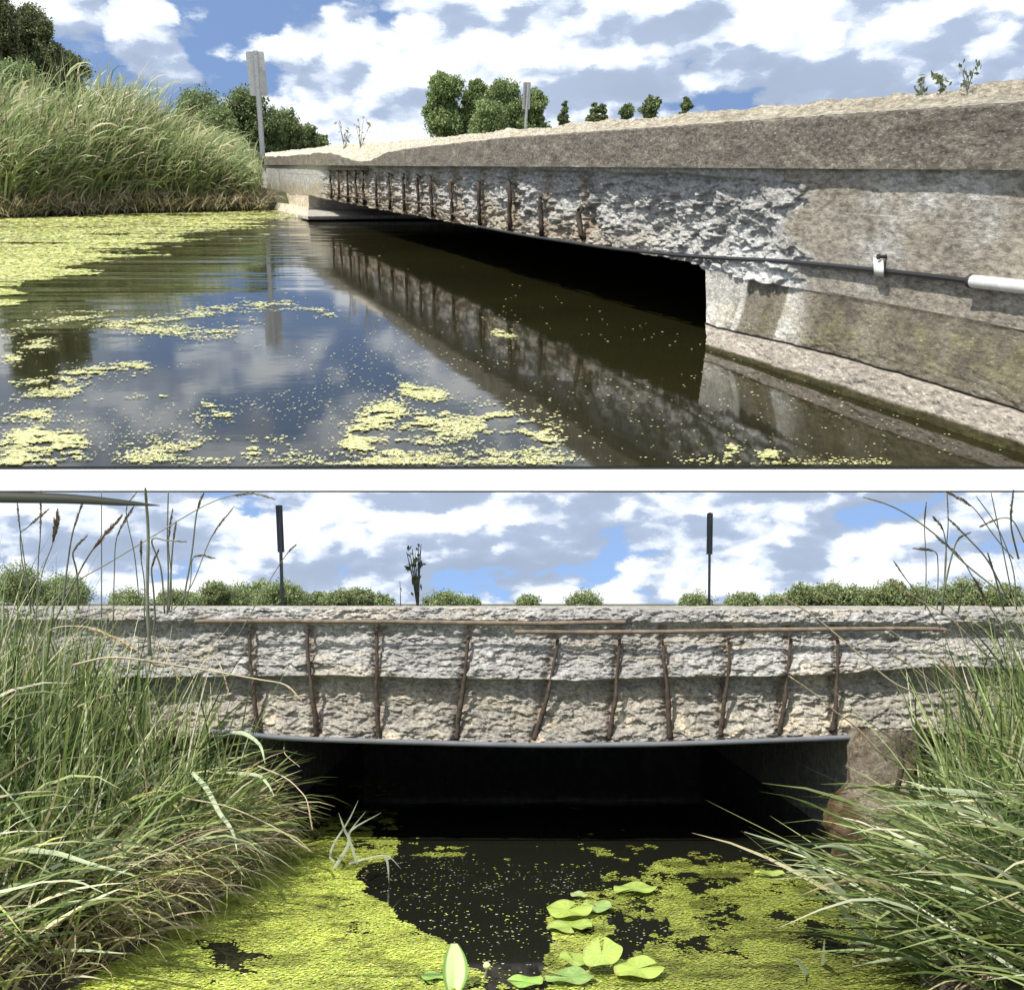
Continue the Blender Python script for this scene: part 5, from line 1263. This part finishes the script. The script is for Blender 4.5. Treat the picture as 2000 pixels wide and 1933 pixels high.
# ---- duckweed of the lower pond
def duckweedB():
    dark = [(700, 1655), (760, 1640), (1150, 1655), (1150, 1690), (1100, 1720), (1040, 1760), (1050, 1800), (1040, 1900), (960, 1890), (900, 1850), (860, 1810), (790, 1770), (740, 1740), (700, 1710), (690, 1680)]
    dark2 = [(1170, 1760), (1290, 1765), (1290, 1790), (1240, 1800), (1240, 1830), (1180, 1830), (1150, 1800)]
    def field(x, y):
        P = np.stack([x, y, 0 * x], -1); px, py = pxB(P)
        dk = inpoly(px + 60 * (fbm(px * .03, py * .03, s=601) - .5), py + 26 * (fbm(px * .03, py * .05, s=602) - .5), dark)
        dk |= inpoly(px + 90 * (fbm(px * .04, py * .04, s=603) - .5), py + 60 * (fbm(px * .04, py * .05, s=604) - .5), dark2)
        f1 = fbm(x * 2.2, y * 1.8, s=610, o=5, g=.6); f2 = fbm(x * 13, y * 11, s=611, o=4, g=.65)
        base = np.where(px < 760, .70, .545 + .10 * sstep(1790, 1880, py)) - .13 * (1 - sstep(1645, 1680, py)) - .12 * (1 - sstep(1592, 1635, py)) - .05 * sstep(1450, 1650, px) - .06 * sstep(.5, .7, fbm(x * 4, y * 4, s=615))
        hole = np.exp(-((px - 440) / 70) ** 2 - ((py - 1835) / 38) ** 2) * .28 + np.exp(-((px - 700) / 50) ** 2 - ((py - 1790) / 45) ** 2) * .14
        th = f1 * .5 + f2 * .5
        ok = ((x > xl(y) - .05) & (x < xr(y) + .05) | (y > YB)) & (y < 7.2)
        k = (th < base - hole) & ~dk & ok
        edge = base - hole - th
        tone_ = (.30 + 1.25 * fbm(x * 5, y * 6, s=620, o=5, g=.65)) * (.72 + .55 * fbm(x * 1.7, y * 2.2, s=622, o=3)) * (1 - .45 * sstep(.56, .66, fbm(x * 9, y * 11, s=623, o=4)))* 1.12
        return P, px, dk, f2, k, ok, edge, tone_
    # the thin closed film under the loose leaves
    g = .0105; gx, gy = np.meshgrid(np.arange(-2.5, 2.7, g), np.arange(2.7, 7.1, g), indexing='ij'); gx, gy = gx.ravel(), gy.ravel()
    _, px, dk, f2, k, ok, edge, tn = field(gx, gy); k &= edge > .055
    gx, gy, tn, fx = gx[k], gy[k], tn[k], f2[k]; m = len(gx)
    off = np.array([(-1, -1), (1, -1), (1, 1), (-1, 1)]) * g * .62
    V = np.zeros((m, 4, 3)); V[:, :, 0] = gx[:, None] + off[:, 0] + rng.normal(0, .0022, (m, 4)); V[:, :, 1] = gy[:, None] + off[:, 1] + rng.normal(0, .0022, (m, 4)); V[:, :, 2] = rng.uniform(.0012, .0022, (m, 1))
    film = (V.reshape(-1, 3), np.arange(4 * m).reshape(-1, 4), np.repeat(np.array((.40, .46, .10)) * (1 - .50 * sstep(760, 1650, px[k])[:, None]) * (tn * (.55 + .8 * fx))[:, None] * rng.uniform(.85, 1.15, (m, 1)), 4, 0))
    n = 520000
    x = rng.uniform(-2.6, 2.8, n); y = rng.uniform(2.6, 8.0, n)
    keep = rng.random(n) < np.where(y < 5.6, 1, .35); x, y = x[keep], y[keep]
    P, px, dk, f2, k, ok, edge, tone_ = field(x, y)
    k |= dk & ok & (rng.random(len(x)) < .055) & (f2 > .42)
    P = P[k]; px = px[k]; dkk = dk[k]; tone_ = tone_[k]
    r = rng.uniform(.0018, .0062, len(P)) * (.8 + .5 * fbm(P[:, 0] * 9, P[:, 1] * 9, s=630)) * np.where(dkk, .8, 1)
    cl = pick([(.46, .54, .08, 5), (.56, .60, .13, 4), (.34, .42, .06, 3), (.66, .66, .22, 2), (.22, .27, .05, 1.2)], len(P))
    cl = cl * tone_[:, None]
    rt = sstep(760, 1650, px)[:, None]; cl = cl * (1 - .45 * rt)
    cl = np.where(dkk[:, None] & (rng.random((len(P), 1)) < .35), np.array((.45, .45, .42)), cl)
    V, Fc, c = flakes(P, r, cl, z0=.002, tilt=.12, n=5, zs=.003)
    nn = len(V); V = np.concatenate([V, film[0]]); c = np.concatenate([c, film[2]])
    tag(link('duckweed', mesh_np('duckweed', V, [Fc, film[1] + nn], c), M['weed'], None, MB), 'bright yellow green duckweed carpet on the lower pond', 'duckweed', kind='stuff')
duckweedB()
